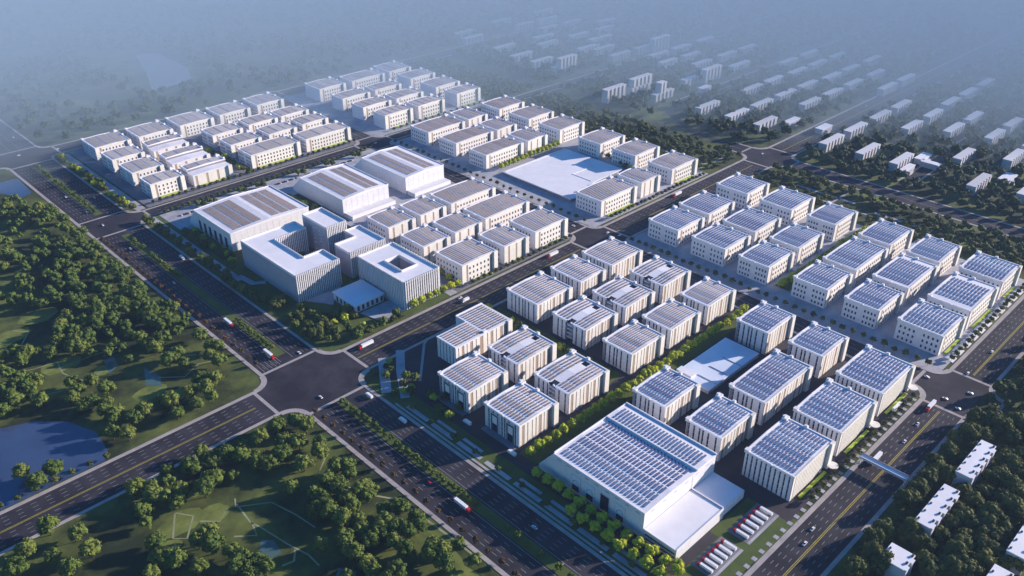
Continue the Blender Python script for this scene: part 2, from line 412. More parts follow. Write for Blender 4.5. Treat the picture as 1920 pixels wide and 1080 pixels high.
def arrays(root, x0, x1, y0, y1, nb, ns, hfun, skip=(), gap=2.2, duty=.58, pm='pv'):
    bw = (x1-x0)/nb; p = (y1-y0)/ns
    for i in range(nb):
        if i in skip: continue
        b = MB(); a0 = x0+i*bw+gap/2; a1 = x0+(i+1)*bw-gap/2
        za, zb = hfun(a0)+.35, hfun(a1)+.35
        for j in range(ns):
            c0 = y0+j*p+p*.17; c1 = c0+p*duty; k = b.mi(M[pm]); n = len(b.v)
            b.v += [(a0,c0,za),(a1,c0,zb),(a1,c1,zb+.32),(a0,c1,za+.32),(a0,c0,za-.12),(a1,c0,zb-.12),(a1,c1,zb+.2),(a0,c1,za+.2)]
            for q in ((0,1,2,3),(7,6,5,4),(4,5,1,0),(5,6,2,1),(6,7,3,2),(7,4,0,3)): b.f.append(tuple(n+v for v in q)); b.m.append(k)
        b.build('solar_array', root)

def factory(x0, x1, y0, y1, z, style, label, group, nb=4, ns=11, corner=True, cut_=None, name='factory', r=1.0, canopy=False, hedge=False, pm='pv', duty=.58, show=False, xm=(2.4, 2.4), floors=3, skip=()):
    W, D = x1-x0, y1-y0
    root = thing(name, label, 'factory', (x0, y0, .1), 0, group)
    wl = MB(); rnd = random.Random(int(x0*7+y0))
    # core with optional light wells (cut_ = 'wells' / 'step')
    if cut_ == 'wells':
        m0, m1 = D*.40, D*.57; a_, b_ = 6.5, W-9.5
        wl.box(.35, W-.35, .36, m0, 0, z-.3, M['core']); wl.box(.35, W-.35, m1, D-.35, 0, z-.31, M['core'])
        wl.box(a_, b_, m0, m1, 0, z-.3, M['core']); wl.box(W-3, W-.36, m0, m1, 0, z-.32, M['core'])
        for h in (4, 8.5, 13, 17): wl.box(.2, a_, m0+.02, m1-.02, h, h+.9, M['wall'])
    elif cut_ == 'step':
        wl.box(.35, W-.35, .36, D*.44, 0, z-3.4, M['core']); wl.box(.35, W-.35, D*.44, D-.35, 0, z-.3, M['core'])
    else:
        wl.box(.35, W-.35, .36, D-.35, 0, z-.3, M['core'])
    sx = []; sy = []
    if style == 'strip':
        u = 0; k = 0
        wd = [3.6, 5.4, 3.2, 1.6, 3.4, 3.3, 3.6, 3.6]
        while u < D-3.3:
            p = wd[k % len(wd)]; u1 = min(u+p, D)
            if D-u1 < 3.3: u1 = D
            sx.append((u, u1, 'p', 0))
            if u1 < D: sx.append((u1, u1+1.6, 's', 0))
            u = u1+1.6; k += 1
        u = 0; k = rnd.randrange(3)
        pat = [('p', 2.6), ('s', .8), ('p', 2.2), ('b', 3.0), ('p', 3.2), ('s', .9), ('p', 4.2), ('s', .8), ('p', 3.4), ('s', .9), ('p', 2.4), ('b', 3.4)]
        while u < W-9:
            kd, p = pat[k % len(pat)]; sy.append((u, min(u+p, W-8.5), kd, 0)); u += p; k += 1
        sy.append((W-8.5, W-5.5, 'b', 0)); sy.append((W-5.5, W, 'p', 0))
    elif style == 'fine':                               # close pilasters on the near south-east halls
        u = 0
        while u < D:
            u1 = min(u+2.5, D); sx.append((u, u1, 'p', 0))
            if u1 < D-1: sx.append((u1, min(u1+1.35, D), 's', 0))
            u = u1+1.35
        u = 4.2; sy += [(0, 3.2, 'p', 0), (3.2, 4.2, 's', 0)]
        while u < W-9.5:
            sy.append((u, u+1.9, 'p', 0)); sy.append((u+1.9, u+2.6, 's', 0)); u += 2.6
        sy += [(u, W-6, 'b', 0), (W-6, W, 'p', 0)]
    else:
        if style == 'groups':
            h = D/2
            sx = [(0, 1.6, 'p', 0), (1.6, h-2.6, 'w', 4), (h-2.6, h+2.6, 'p', 0), (h+2.6, D-1.6, 'w', 4), (D-1.6, D, 'p', 0)]
        elif style == 'even': sx = [(0, 6.5, 'p', 0), (6.5, D-1.5, 'w', 7), (D-1.5, D, 'p', 0)]
        else: sx = [(0, D, 'p', 0)]
        mid0, mid1 = 8.2, W-9
        n = max(4, int((mid1-mid0)/4.6))
        sy = [(0, 5.6, 'p', 0), (5.6, 8.2, 'b', 0)]
        if style == 'even' and W < 42: sy += [(mid0, W*.5-.6, 'p', 0), (W*.5-.6, W*.5+1.6, 'b', 0), (W*.5+1.6, mid1, 'p', 0)]
        else: sy += [(mid0, mid1, 'w', n)]
        sy += [(W-9, W-6.3, 'b', 0), (W-6.3, W, 'p', 0)]
    if cut_ == 'wells':
        m0, m1 = D*.40, D*.57
        ns_ = []
        for s in sx:
            if s[1] <= m0 or s[0] >= m1: ns_.append(s)
            else:
                if s[0] < m0-.6: ns_.append((s[0], m0, s[2], s[3]))
                if s[1] > m1+.6: ns_.append((m1, s[1], s[2], s[3]))
        sx = ns_
    if cut_ == 'step':
        m = D*.44; sy = [(0, 3, 'p', 0)]; u = 3
        for k in range(3): sy += [(u, u+3, 'b', 0), (u+3, u+(W-9)/3, 'p', 0)]; u += (W-9)/3
        sy += [(u, W, 'p', 0)]
        facade(root, wl, 'x', D, z-3.2, [(0, m, 'p', 0)], floors); facade(root, wl, 'x', D, z, [(m, D, 'w', 5)], floors); facade(root, wl, 'y', W, z-3.2, sy, floors)
    else: facade(root, wl, 'x', D, z, sx, floors); facade(root, wl, 'y', W, z, sy, floors)
    # far sides: plain bays
    u = 0
    while u < D-2: wl.box(W-.45, W, u, min(u+4.6, D), .02, z-(4.4 if cut_ == 'step' and u < D*.44 else 1.2), M['wall']); u += 5.8
    u = 0
    while u < W-2: wl.box(u+.5, min(u+4.6, W-.5), D-.45, D, .03, z-1.25, M['wall']); u += 5.8
    # fin tower at the right end of the sunny side
    wl.box(W-5.0, W+.35, -2.2, .2, .03, z+(-2.4 if cut_ == 'step' else .9), M['sunwarm'])
    if show:
        for yy in (D*.24, D*.70):
            d = MB(); d.box(-.5, .4, yy-4.6, yy+4.6, 1, z-3.5, M['glass']); d.box(-.8, -.45, yy-5, yy-4.4, .6, z-3, M['wall']); d.box(-.8, -.45, yy+4.4, yy+5, .6, z-3, M['wall']); d.box(-.8, -.45, yy-4.4, yy+4.4, z-3.6, z-3, M['wall'])
            d.box(-.62, -.45, yy-2.6, yy+2.6, 8.5, z-5.5, M['roofwhite']); d.box(-.62, -.45, yy-3.4, yy-3.0, 1.2, z-4.6, M['metal']); d.box(-.62, -.45, yy+3.0, yy+3.4, 1.2, z-4.6, M['metal']); d.build('display_window', root)
        d = MB(); d.box(-6, -.1, 1, D-1, 0, .5, M['pavedark']); d.build('forecourt', root)
    wl.build('wall', root)
    # roof
    rb = MB(); e = .35
    if cut_ == 'wells':
        m0, m1 = D*.40, D*.57
        def sl(xa, xb, ya, yb):
            xs = [xa] + ([W/2] if xa < W/2 < xb else []) + [xb]
            prof = [(xb, z-1.1), (xa, z-1.1)] + [(x, gable(x, W, z, r)) for x in xs]
            rb.xsec(prof[::-1], ya, yb, M['roof'])
        sl(-e, W+e, -e, m0); sl(-e, W+e, m1, D+e); sl(6.5, W-9.5, m0, m1); sl(W-3, W+e, m0, m1)
    elif cut_ == 'step':
        for dz, ya, yb in ((3.2, -e, D*.44), (0, D*.44+.01, D+e)): rb.xsec([(W+e, z-1.1-dz), (W+e, z-dz), (W/2, z+r-dz), (-e, z-dz), (-e, z-1.1-dz)], ya, yb, M['roof'])
        rb.xsec([(W+.2, z-1), (W+.2, z+.6), (W/2, z+r+.9), (-.2, z+.6), (-.2, z-1)], D*.44+.05, D*.44+1.2, M['roofwhite'])
    else:
        prof = [(W+e, z-1.1), (W+e, z), (W/2, z+r), (-e, z), (-e, z-1.1)]
        rb.xsec(prof, -e, D+e, M['roof'])
    s = D*.42
    for (ya, yb) in (((s+1.6, D-2.8),) if cut_ == 'step' else ((0, s), (s+1.6, D-2.8))):
        if cut_ == 'wells' and ya < D*.40 < yb: ya = D*.57
        rb.box(-.5, .6, ya, yb, z-.6, z+.75, M['roofwhite'])
    rb.box(W-.7, W+.5, D*.45 if cut_ == 'step' else .2, D-.2, z-.6, z+.7, M['roofwhite'])
    rb.xsec([(W-.7, z-.6), (W-.7, z+.55), (W/2, z+r+.45), (.6, z+.55), (.6, z-.6)], D-.5, D+.5, M['roofwhite'])
    if cut_ != 'step': rb.xsec([(W-5.0, z-.6), (W-5.0, z+.35+r*.2), (W/2, z+r+.3), (.0, z+.3), (.0, z-.6)], -.5, .3, M['sunwarm'])
    rb.build('roof', root)
    if corner:
        t = MB(); t.box(-.6, 2.6, D-2.8, D+.7, z-1.2, z+1.5, M['wall']); t.box(-.8, 2.8, D-3, D+.9, z+1.5, z+1.75, M['roofwhite']); t.build('stair_tower', root)
        t = MB(); t.box(W-4.5, W+.7, D-3.4, D+.7, z-1.2, z+2.3, M['roofwhite']); t.box(W-3.2, W-1.4, D-1.2, D+.9, z+2.3, z+3.2, M['wall']); t.build('stair_tower', root)
        t = MB(); t.box(W-1.2, W+1.3, D*.52, D*.52+3, z-1.2, z+1.9, M['roofwhite']); t.box(W-1.0, W+1.1, D*.52+.4, D*.52+1.6, z+1.9, z+2.5, M['wall']); t.build('roof_vent', root)
    hf = lambda x: gable(x, W, z, r)
    if cut_ == 'wells':
        m0, m1 = D*.40, D*.57; k0 = max(4, int(ns*.42)); k1 = max(4, int(ns*.40))
        arrays(root, 2.2, W-2.4, 1.6, m0-.8, nb, k0, hf, pm=pm, duty=duty); arrays(root, 2.2, W-2.4, m1+.6, D-1.8, nb, k1, hf, pm=pm, duty=duty)
    elif cut_ == 'step': arrays(root, xm[0], W-xm[1], D*.44+2, D-2.2, nb, ns//2, hf, pm=pm, duty=duty)
    elif nb: arrays(root, xm[0], W-xm[1], 2.0, D-2.2, nb, ns, hf, skip, pm=pm, duty=duty)
    if canopy:
        c = MB(); c.cyl(W-3, -5.2, 4.3, 4.3, 4.6, 5.2, M['sunwarm'], 14); c.cyl(W-5, -7, .25, .25, 0, 4.6, M['metal'], 6); c.cyl(W-1, -7, .25, .25, 0, 4.6, M['metal'], 6); c.build('canopy', root)
    if hedge:
        h = MB(); h.box(x0+9, x1-9, y0-4.4, y0-1.9, .2, 1.3, M['hedge'])
        o = h.build('hedge'); tag(o, 'yellow-green hedge under the ' + hedge, 'hedge', 'clipped hedges along the sunny fronts')
    return root

ORD = ['first', 'second', 'third', 'fourth', 'fifth', 'sixth', 'seventh']
FAC = []
def blk(rows, block, group, **kw):
    """rows: list of (row phrase, [(x0,x1,y0,y1,extra)...])"""
    for rp, items in rows:
        for i, it in enumerate(items):
            x0, x1, y0, y1 = it[:4]; ex = dict(kw); ex.update(it[4] if len(it) > 4 else {})
            desc = ex.pop('desc', 'pale factory with solar rows')
            lab = f'{desc}, {ORD[i]} from left, {rp} of {block}'
            if ex.get('hedge'): ex['hedge'] = f'{ORD[i]} factory from left, {rp} of {block}'
            factory(x0, x1, y0, y1, ex.pop('z'), ex.pop('style'), lab, group, **ex)
H = {'hedge': True}
WL = dict(cut_='wells', desc='factory with two roof light wells')
blk([('front row', [(366.5, 409, 367.5, 406.5, {'desc': 'factory with tall display windows', 'show': True}), (424, 472, 367.5, 407, WL), (504.5, 549, 367.5, 400), (561, 605, 367.5, 400), (620, 664, 367.5, 400)]),
     ('second row', [(366.5, 409.5, 426.5, 464, {'desc': 'factory with tall display windows', 'show': True}), (423.5, 469.5, 426.5, 464, WL), (505, 548, 421, 462, WL), (562, 604.5, 421, 462.5, WL), (620.5, 664, 421, 463, WL)]),
     ('back row', [(505, 553, 483, 524), (567.5, 604, 483, 524), (616, 664, 483, 524)])],
    'near centre block', 'strip-windowed factories of the near centre block', z=21.5, style='strip', nb=4, ns=11, pm='pvb', duty=.45)
blk([('front row', [(465.5, 521.5, 188.5, 228.5, H), (535, 590.5, 188.5, 228.5, H), (604.5, 661, 188.5, 229, H)])],
    'south-east block', 'large blue-roofed factories of the south-east block', z=23.5, style='fine', nb=6, ns=13, canopy=True, desc='large factory with six blue solar bays')
blk([('middle row', [(464.5, 509, 249, 281), (526, 598, 249, 282, dict(nb=7, desc='long factory with seven bays of solar panels')), (618.5, 662, 249, 281.5)]),
     ('back row', [(464.5, 509.5, 301.5, 334), (617, 661.5, 301.5, 334)])],
    'south-east block', 'medium solar factories of the south-east block', z=23, style='strip', nb=5, ns=11)
blk([('front row', [(728, 776.5, 190, 231.5, H), (790, 855, 189.5, 230, dict(xm=(9, 10), nb=5, hedge=True, desc='factory with pale margins round its panels')), (870, 918, 189, 231.5, H)]),
     ('second row', [(729, 777, 250, 285), (790, 856, 249.5, 286, dict(xm=(5, 9), nb=4)), (865.5, 918, 250, 285)]),
     ('third row', [(729.5, 777, 303, 340), (788, 856, 302.5, 339.5, dict(nb=5)), (867, 920, 303, 339.5)]),
     ('fourth row', [(729, 777, 368, 404), (789.5, 840, 368, 403.5), (870, 919.5, 368.5, 403.5)]),
     ('fifth row', [(730.5, 777.5, 422, 464.5), (789.5, 841, 422, 464), (870, 921, 423.5, 466)]),
     ('back row', [(731, 779.5, 484, 524.5), (791, 841, 484, 526), (872.5, 919, 484.5, 528.5)])],
    'right-hand block', 'square-windowed factories of the right-hand block', z=21, style='groups', nb=4, ns=11)
blk([('front row', [(730, 795.5, 595, 635.5, H), (808, 844, 596, 635), (870, 924, 595, 634, H)]),
     ('right-hand column', [(873, 924, 658, 698), (872.5, 924, 719, 759)]),
     ('third row', [(731.5, 800.5, 799, 833), (809.5, 847, 797.5, 838.5), (874, 925, 796.5, 839)]),
     ('fourth row', [(732, 801, 861, 897), (809.5, 847, 859.5, 900), (875, 927, 860.5, 903.5)]),
     ('back row', [(732, 800, 921, 961.5), (810, 846.5, 922, 965), (875, 927, 924, 965)])],
    'block round the white deck', 'factories round the white deck', z=20.5, style='even', nb=4, ns=11, pm='pvb', duty=.55)
blk([('front row', [(504, 552.5, 590, 632.5, H), (564.5, 600, 590, 631, H), (613, 664, 591, 632.5, H)]),
     ('second row', [(502, 538, 650, 690.5), (548.5, 587, 652, 691), (596.5, 665.5, 654.5, 693)]),
     ('back row', [(503, 540, 713, 753.5), (549, 586, 713, 752.5), (595, 665, 712.5, 752)])],
    'block behind the finned offices', 'factories behind the finned offices', z=22, style='even', nb=3, ns=12, pm='pvb', duty=.52)
F5 = dict(floors=3)
blk([('front row', [(730.5, 782, 1021, 1051, H), (794, 845.5, 1020.5, 1051, H), (877, 926, 1025, 1056, H)]),
     ('second row', [(729.5, 782, 1075, 1105.5), (793, 846, 1074, 1105), (875.5, 926, 1075.5, 1116)]),
     ('third row', [(731, 783, 1132, 1163), (795, 847, 1133, 1161), (875.5, 927.5, 1142, 1178)]),
     ('back row', [(733, 783, 1200, 1244), (797, 863.5, 1200, 1236), (875, 921, 1200, 1246)])],
    'farthest block', 'factories of the farthest block', z=21, style='plain', nb=4, ns=14, r=.9, pm='pvhaze', duty=.6, desc='hazy pale factory')
SP = dict(cut_='step', desc='hazy factory with a stepped roof')
blk([('front row', [(368, 412, 1024, 1055, H), (423, 477, 1022, 1056, dict(SP, hedge=True)), (508, 583, 1024, 1060, H), (594, 672.0-4, 1024, 1057, H)]),
     ('second row', [(367.5, 409, 1076, 1118), (422, 475, 1078, 1117, SP), (507.5, 554, 1077.5, 1111), (567.5, 612, 1078, 1114), (624.5, 668, 1081, 1114)]),
     ('third row', [(367.5, 411, 1138, 1176), (424.5, 475, 1140, 1176, SP), (507.5, 554, 1130, 1165), (567, 614, 1134, 1166), (621.5, 668, 1134, 1166)]),
     ('back row', [(368.5, 418, 1198, 1246), (430.5, 480, 1198, 1245), (493.5, 545.5, 1201, 1248), (558, 608, 1204, 1248), (622.5, 668, 1206, 1250)])],
    'far left block', 'factories of the far left block', z=18.5, style='groups', nb=3, ns=16, r=.9, pm='pvhaze', duty=.6, desc='hazy factory with haze-grey solar bays')
# the L-shaped one by the road
root = thing('factory', 'L-shaped factory with strip windows beside the cross road', 'factory', (402, 483, .1), 0, 'strip-windowed factories of the near centre block')
wl = MB(); z = 21
wl.box(.35, 35.3, .36, 25.6, 0, z-.3, M['core']); wl.box(35.3, 67.6, 0.4, 39.6, 0, z-.31, M['core'])
facade(root, wl, 'x', 26, z, [(i*4.4, i*4.4+3.2, 'p', 0) for i in range(6)] + [(i*4.4+3.2, i*4.4+4.4, 's', 0) for i in range(5)], 3)
facade(root, wl, 'y', 68, z, [(0,3,'p',0),(3,3.8,'s',0),(3.8,7,'p',0),(7,10,'b',0),(10,13,'p',0),(13,13.8,'s',0),(13.8,17,'p',0),(17,20.5,'b',0),(20.5,24,'p',0),(24,24.9,'s',0),(24.9,29,'p',0),(29,33,'b',0),(33,38,'p',0),(38,38.9,'s',0),(38.9,42,'p',0),(42,45.5,'b',0),(45.5,49,'p',0),(49,49.9,'s',0),(49.9,54,'p',0),(54,57.5,'b',0),(57.5,60,'p',0),(60,63,'b',0),(63,68,'p',0)], 3)
wl.box(35, 35.4, 26, 40, .02, z-1.2, M['wall']); wl.box(35.4, 68, 39.6, 40, .03, z-1.25, M['wall']); wl.box(67.55, 68, 0.5, 39.5, .02, z-1.2, M['wall']); wl.box(.5, 35, 25.6, 26, .02, z-1.22, M['wall'])
wl.box(63, 68.3, -2, .2, .03, z+.8, M['sunwarm']); wl.build('wall', root)
rb = MB(); rb.box(-.35, 35, -.35, 26.3, z-1.1, z+.1, M['roof']); rb.box(35, 68.3, -.35, 40.3, z-1.1, z+.12, M['roof'])
rb.box(-.5, .5, 0, 26, z-.5, z+.7, M['roofwhite']); rb.box(34.6, 35.4, 26.4, 40, z-.5, z+.7, M['roofwhite']); rb.box(35.5, 68, 39.5, 40.5, z-.5, z+.8, M['roofwhite'])
rb.box(34, 38, .3, 3, z, z+1.8, M['wall']); rb.build('roof', root)
arrays(root, 2, 35, 1.5, 25, 3, 7, lambda x: z+.1, pm='pvb', duty=.45); arrays(root, 37, 66.5, 1.5, 38.5, 3, 11, lambda x: z+.12, pm='pvb', duty=.45)

# ------------------------------------------------------------------ the three long warehouses and the big hall
def lean(b, x0, x1, D, L, z):
    n = len(b.v); b.v += [(x0, D, 0), (x0, D+L, 0), (x0, D+L, 4.5), (x0, D, z), (x1, D, 0), (x1, D+L, 0), (x1, D+L, 4.5), (x1, D, z)]
    for q in ((0,3,2,1),(4,5,6,7),(3,7,6,2),(1,2,6,5),(0,1,5,4),(0,4,7,3)): b.f.append(tuple(n+i for i in q)); b.m.append(b.mi(M['wall']))
def warehouse(x0, x1, y0, y1, z, label, nb, ns, skip, wing, dock, doors=0):
    W, D = x1-x0, y1-y0; root = thing('warehouse', label, 'warehouse', (x0, y0, .1), 0, 'long solar-roofed warehouses beside the car parks')
    wl = MB(); wl.box(0, W, 0, D, 0, z-.8, M['wall'])
    u = 4
    while u < D-3: wl.box(-.14, 0.02, u, u+.35, .5, z-1, M['roofwhite']); u += 6.2
    u = 5
    while u < W-3: wl.box(u, u+.25, -.1, 0.02, .5, z-1, M['roofwhite']); u += 8
    wl.build('wall', root)
    if wing:
        b = MB(); lean(b, 0, W, D, wing, z-.9); b.build('lean_to', root)
    r = 2.2; rb = MB()
    rb.xsec([(W+.3, z-1), (W+.3, z), (W/2, z+r), (-.3, z), (-.3, z-1)], -.3, D+.3, M['roof'])
    rb.box(-.45, .5, 0, D, z-.4, z+.6, M['roofwhite']); rb.box(W-.5, W+.45, 0, D, z-.4, z+.9, M['roofwhite'])
    rb.xsec([(W-.5, z-.5), (W-.5, z+.8), (W/2, z+r+.8), (.5, z+.6), (.5, z-.5)], D-.4, D+.45, M['roofwhite'])
    rb.xsec([(W-.5, z-.5), (W-.5, z+.45), (W/2, z+r+.45), (.5, z+.45), (.5, z-.5)], -.45, .4, M['roofwhite'])
    rb.build('roof', root)
    arrays(root, 7, W-9, 5, D-7, nb, ns, lambda x: gable(x, W, z, r), skip, gap=2.4, pm='pvb', duty=.55)
    if dock:
        b = MB(); b.box(3, W, -13, -.05, 0, 4.6, M['roofwhite']); b.box(3.2, W-.2, -12.8, -.3, 4.6, 4.9, M['wall']); b.build('loading_dock', root)
        b = MB(); b.box(1.5, 3, -16, -.2, 0, 5.2, M['wall']); b.build('dock_wall', root)
    for k in range(doors):
        b = MB(); h = D/(doors+1)*(k+1); b.box(-.3, 0.02, h-3, h+3, 1, 14, M['glass']); b.box(-.4, .02, h-3.4, h-3, .8, 14.4, M['roofwhite']); b.box(-.4, .02, h+3, h+3.4, .8, 14.4, M['roofwhite']); b.box(-.4, .02, h-3, h+3, 14, 14.4, M['roofwhite']); b.build('door', root)
    return root
warehouse(369, 469.5, 823, 909, 22.5, 'widest pale warehouse behind the finned offices, nearest the boulevard', 7, 26, (3,), 16, False, 6)
warehouse(509, 577, 811, 904, 22.5, 'middle pale warehouse of three with brown-grey solar bands', 5, 27, (2,), 20, True)
warehouse(604, 667, 811, 905, 22.5, 'pale warehouse nearest the far junction with solar bands and a loading dock', 5, 27, (2,), 20, True)

root = thing('exhibition_hall', 'huge pale hall roofed in solar panels with arched display windows in the near foreground', 'hall', (361, 241, .1), 0)
W, D, z = 84.5, 84.5, 23.8
wl = MB(); wl.box(0, W, 0, D, 0, z-1, M['wall']); wl.box(-.3, 0.02, 0, D, 0, 1.2, M['grey'])
for k in range(9): wl.box(-.18, 0.02, 4+k*9.2, 7.5+k*9.2, z-3.4, z-2.6, M['grey'])
for k in range(6): wl.box(8+k*13, 11+k*13, -.15, .02, z-3.6, z-3.1, M['grey'])
wl.box(56, 56.3, -.12, .02, 9, z-1, M['roofwhite']); wl.build('wall', root)
b = MB(); lean(b, 0, W, D, 15, z-1.0); b.build('lean_to', root)
for i, yy in enumerate((62, 48.5, 34.5, 20.5)):
    dw = MB(); dw.box(-.25, 0.02, yy-4, yy+4, 2, 16.5, M['glass'] if i == 2 else M['deck'])
    dw.box(-.5, -.2, yy-4.5, yy-4, 1.5, 17, M['wall']); dw.box(-.5, -.2, yy+4, yy+4.5, 1.5, 17, M['wall']); dw.box(-.5, -.2, yy-4, yy+4, 16.5, 17, M['wall'])
    if i != 2:
        for t in range(8):                                  # dark arch band
            a0, a1 = math.pi*t/8, math.pi*(t+1)/8
            p = [(yy+3.2*math.cos(a0), 9+3.6*math.sin(a0)), (yy+3.2*math.cos(a1), 9+3.6*math.sin(a1)), (yy+2.5*math.cos(a1), 9+2.9*math.sin(a1)), (yy+2.5*math.cos(a0), 9+2.9*math.sin(a0))]
            n = len(dw.v); dw.v += [(-.32, q[0], q[1]) for q in p]; dw.f.append((n, n+1, n+2, n+3)); dw.m.append(dw.mi(M['metal']))
        dw.box(-.34, -.2, yy-3.2, yy+3.2, 2.4, 7.6, M['glass'])
    dw.build('display_window', root)
rb = MB(); gx = 60
rb.xsec([(gx, z-1.1), (gx, z-.2), (gx*.5, z+.9), (-.3, z), (-.3, z-1.1)], -.3, D+.3, M['roof'])
rb.xsec([(W+.3, z-1.1), (W+.3, z+.3), (gx+12, z+1.2), (gx, z+1.0), (gx, z-1.1)], -.3, D+.3, M['roof'])
rb.box(-.5, .5, -.4, D, z-.5, z+.5, M['roofwhite']); rb.box(W-.5, W+.5, -.3, D+.4, z-.5, z+1.6, M['roofwhite'])
rb.box(.6, W-.6, D-.3, D+.5, z-.5, z+1.2, M['roofwhite']); rb.box(gx-.2, gx+.8, -.3, D-.4, z, z+1.6, M['roofwhite']); rb.build('roof', root)
hf = lambda x: (z + .9*(x/(gx*.5)) if x < gx*.5 else z+.9-1.1*((x-gx*.5)/(gx*.5))) if x < gx else z+1.0
arrays(root, 3, 59, 3, D-3, 6, 25, hf, gap=2.6, duty=.52); arrays(root, 62, 67, 3, D-3, 1, 25, hf, gap=1.6, duty=.52); arrays(root, 67, 78.5, 3, D-3, 1, 25, lambda x: z+1.1, gap=1.8, duty=.52)
b = MB(); b.box(0, 56, -28, -.05, 0, 9.0, M['wall']); b.box(.8, 55, -27.2, -.4, 9.0, 9.3, M['roofwhite']); b.box(.4, 55.6, -28.05, -27.2, 9, 9.9, M['roofwhite']); b.box(.01, .6, -27.2, -.1, 9, 9.7, M['roofwhite'])
b.box(-.25, .02, -27, -2, 5.4, 6.4, M['glass']); b.box(-.25, .02, -27, -2, 1.8, 2.8, M['glass'])
b.build('low_annex', root)
b = MB(); b.box(56, 84, -27, -.06, 0, 7.6, M['wall']); b.box(56.6, 83.4, -26.4, -.4, 7.6, 7.9, M['roofwhite']); b.box(55.5, 56.4, -27.2, -.3, 7.6, 10.1, M['roofwhite']); b.build('low_annex', root)

# ------------------------------------------------------------------ finned offices
def fins_y(mb, x0, x1, y, z0, z1, step=2.2, w=1.0, d=1.2):
    x = x0+.3
    while x < x1-.3: mb.box(x, x+w, y-d, y+.1, z0, z1, M['wall']); x += step
def fins_x(mb, y0, y1, x, z0, z1, step=2.2, w=.8, d=1.4):
    y = y0+.3
    while y < y1-.3: mb.box(x-d, x+.1, y, y+w, z0, z1, M['roofwhite']); y += step
def office(label, x, y, name='office_block'): return thing(name, label, 'office block', (x, y, .1), 0, 'finned office blocks at the boulevard corner')
def walls(root, rects, z, m=None, m2=None):
    wl = MB()
    for i, (x0, x1, y0, y1) in enumerate(rects): wl.box(x0, x1, y0, y1, 0, z - 1.5 - .004*i, m or M['grey'])
    wl.build('wall', root)
def roofs(root, rects, z, edge=None):
    rb = MB()
    for i, (x0, x1, y0, y1) in enumerate(rects): rb.box(x0+.5, x1-.5, y0+.5, y1-.5, z-.2, z+.5+.01*i, M['roofwhite'])
    for e in edge or []: rb.box(*e, z-.3, z+2.3, M['roofwhite'])
    rb.build('roof', root)
def band(mb, x0, x1, y, z, fl, m=None):
    mb.box(x0, x1, y-.15, y+.02, .8, z-1, M['glass'])
    for k in range(fl): mb.box(x0, x1, y-.3, y-.15, 4.5+k*4.2, 5.2+k*4.2, M['grey'])
# U block: spine, near arm, far arm
r_ = office('U-shaped finned office block with a smooth blank side to the boulevard', 362, 678); z = 30
walls(r_, [(0, 28, 0, 107.5), (28, 52, 0, 29), (28, 67, 85.5, 107.4)], z)
roofs(r_, [(0, 28, 0, 107.5), (27, 52, 0, 29), (27, 67, 85.5, 107.4)], z-1.2, [(-.1, .7, .3, 107), (.7, 52, -.1, .7), (51.3, 52.1, .7, 28.5), (28, 51.3, 28.3, 29.1), (27.3, 28.1, 29.1, 85), (28.1, 67, 85.3, 86.1), (66.4, 67.1, 86.1, 107), (.7, 66.4, 106.8, 107.6)])
f = MB(); fins_y(f, 0, 52, 0, .5, z+1.6); f.build('fin_screen', r_); f = MB(); fins_y(f, 28, 67, 85.4, .5, z+1.6); f.build('fin_screen', r_)
f = MB(); band(f, 1, 51, 0, z, 6); f.build('window_band', r_); f = MB(); band(f, 29, 66, 85.4, z, 6); f.build('window_band', r_)
f = MB(); fins_y(f, 29, 51.5, 29.0+.9, z, z+1.2, d=.5); fins_y(f, .5, 66, 107.9, z, z+1.2, d=.5); f.build('parapet_fins', r_)
# tower
r_ = office('tallest slim finned office tower between the U-shaped block and the L-shaped one', 437, 735); zt = 37
walls(r_, [(0, 26, 0, 47)], zt); roofs(r_, [(0, 26, 0, 47)], zt-1.2, [(-.1, .7, .3, 47), (.7, 26, -.1, .7), (25.3, 26.1, .7, 46.5), (.7, 25.3, 46.3, 47.1)])
f = MB(); fins_y(f, 0, 26, 0, .5, zt+1.6); f.build('fin_screen', r_); f = MB(); band(f, .5, 25.5, 0, zt, 8); f.build('window_band', r_)
f = MB(); fins_y(f, .5, 26, 47.6, zt, zt+1.4, d=.5); f.build('parapet_fins', r_)
for k in range(7):
    b = MB(); b.box(-1.5, .05, 8+0*k, 13, 4+k*4.3, 4.4+k*4.3, M['roofwhite']); b.box(-1.45, -.02, 22, 25.5, 4+k*4.3, 4.35+k*4.3, M['roofwhite']); b.build('balcony', r_)
# L block
r_ = office('lower L-shaped finned office block behind the courtyard block', 429, 681)
walls(r_, [(0, 46, 0, 27), (26, 46, 27, 47)], z); roofs(r_, [(0, 46, 0, 27), (26, 46, 26, 47)], z-1.2, [(-.1, .7, .3, 27), (.7, 46, -.1, .7), (45.3, 46.1, .7, 46.5), (.7, 26, 26.3, 27.1), (25.9, 26.7, 27.1, 47), (26.7, 45.3, 46.3, 47.1)])
f = MB(); fins_y(f, 0, 46, 0, .5, z+1.6); f.build('fin_screen', r_); f = MB(); band(f, 1, 45, 0, z, 6); f.build('window_band', r_)
f = MB(); fins_y(f, .5, 26, 27.8, z, z+1.4, d=.5); f.build('parapet_fins', r_)
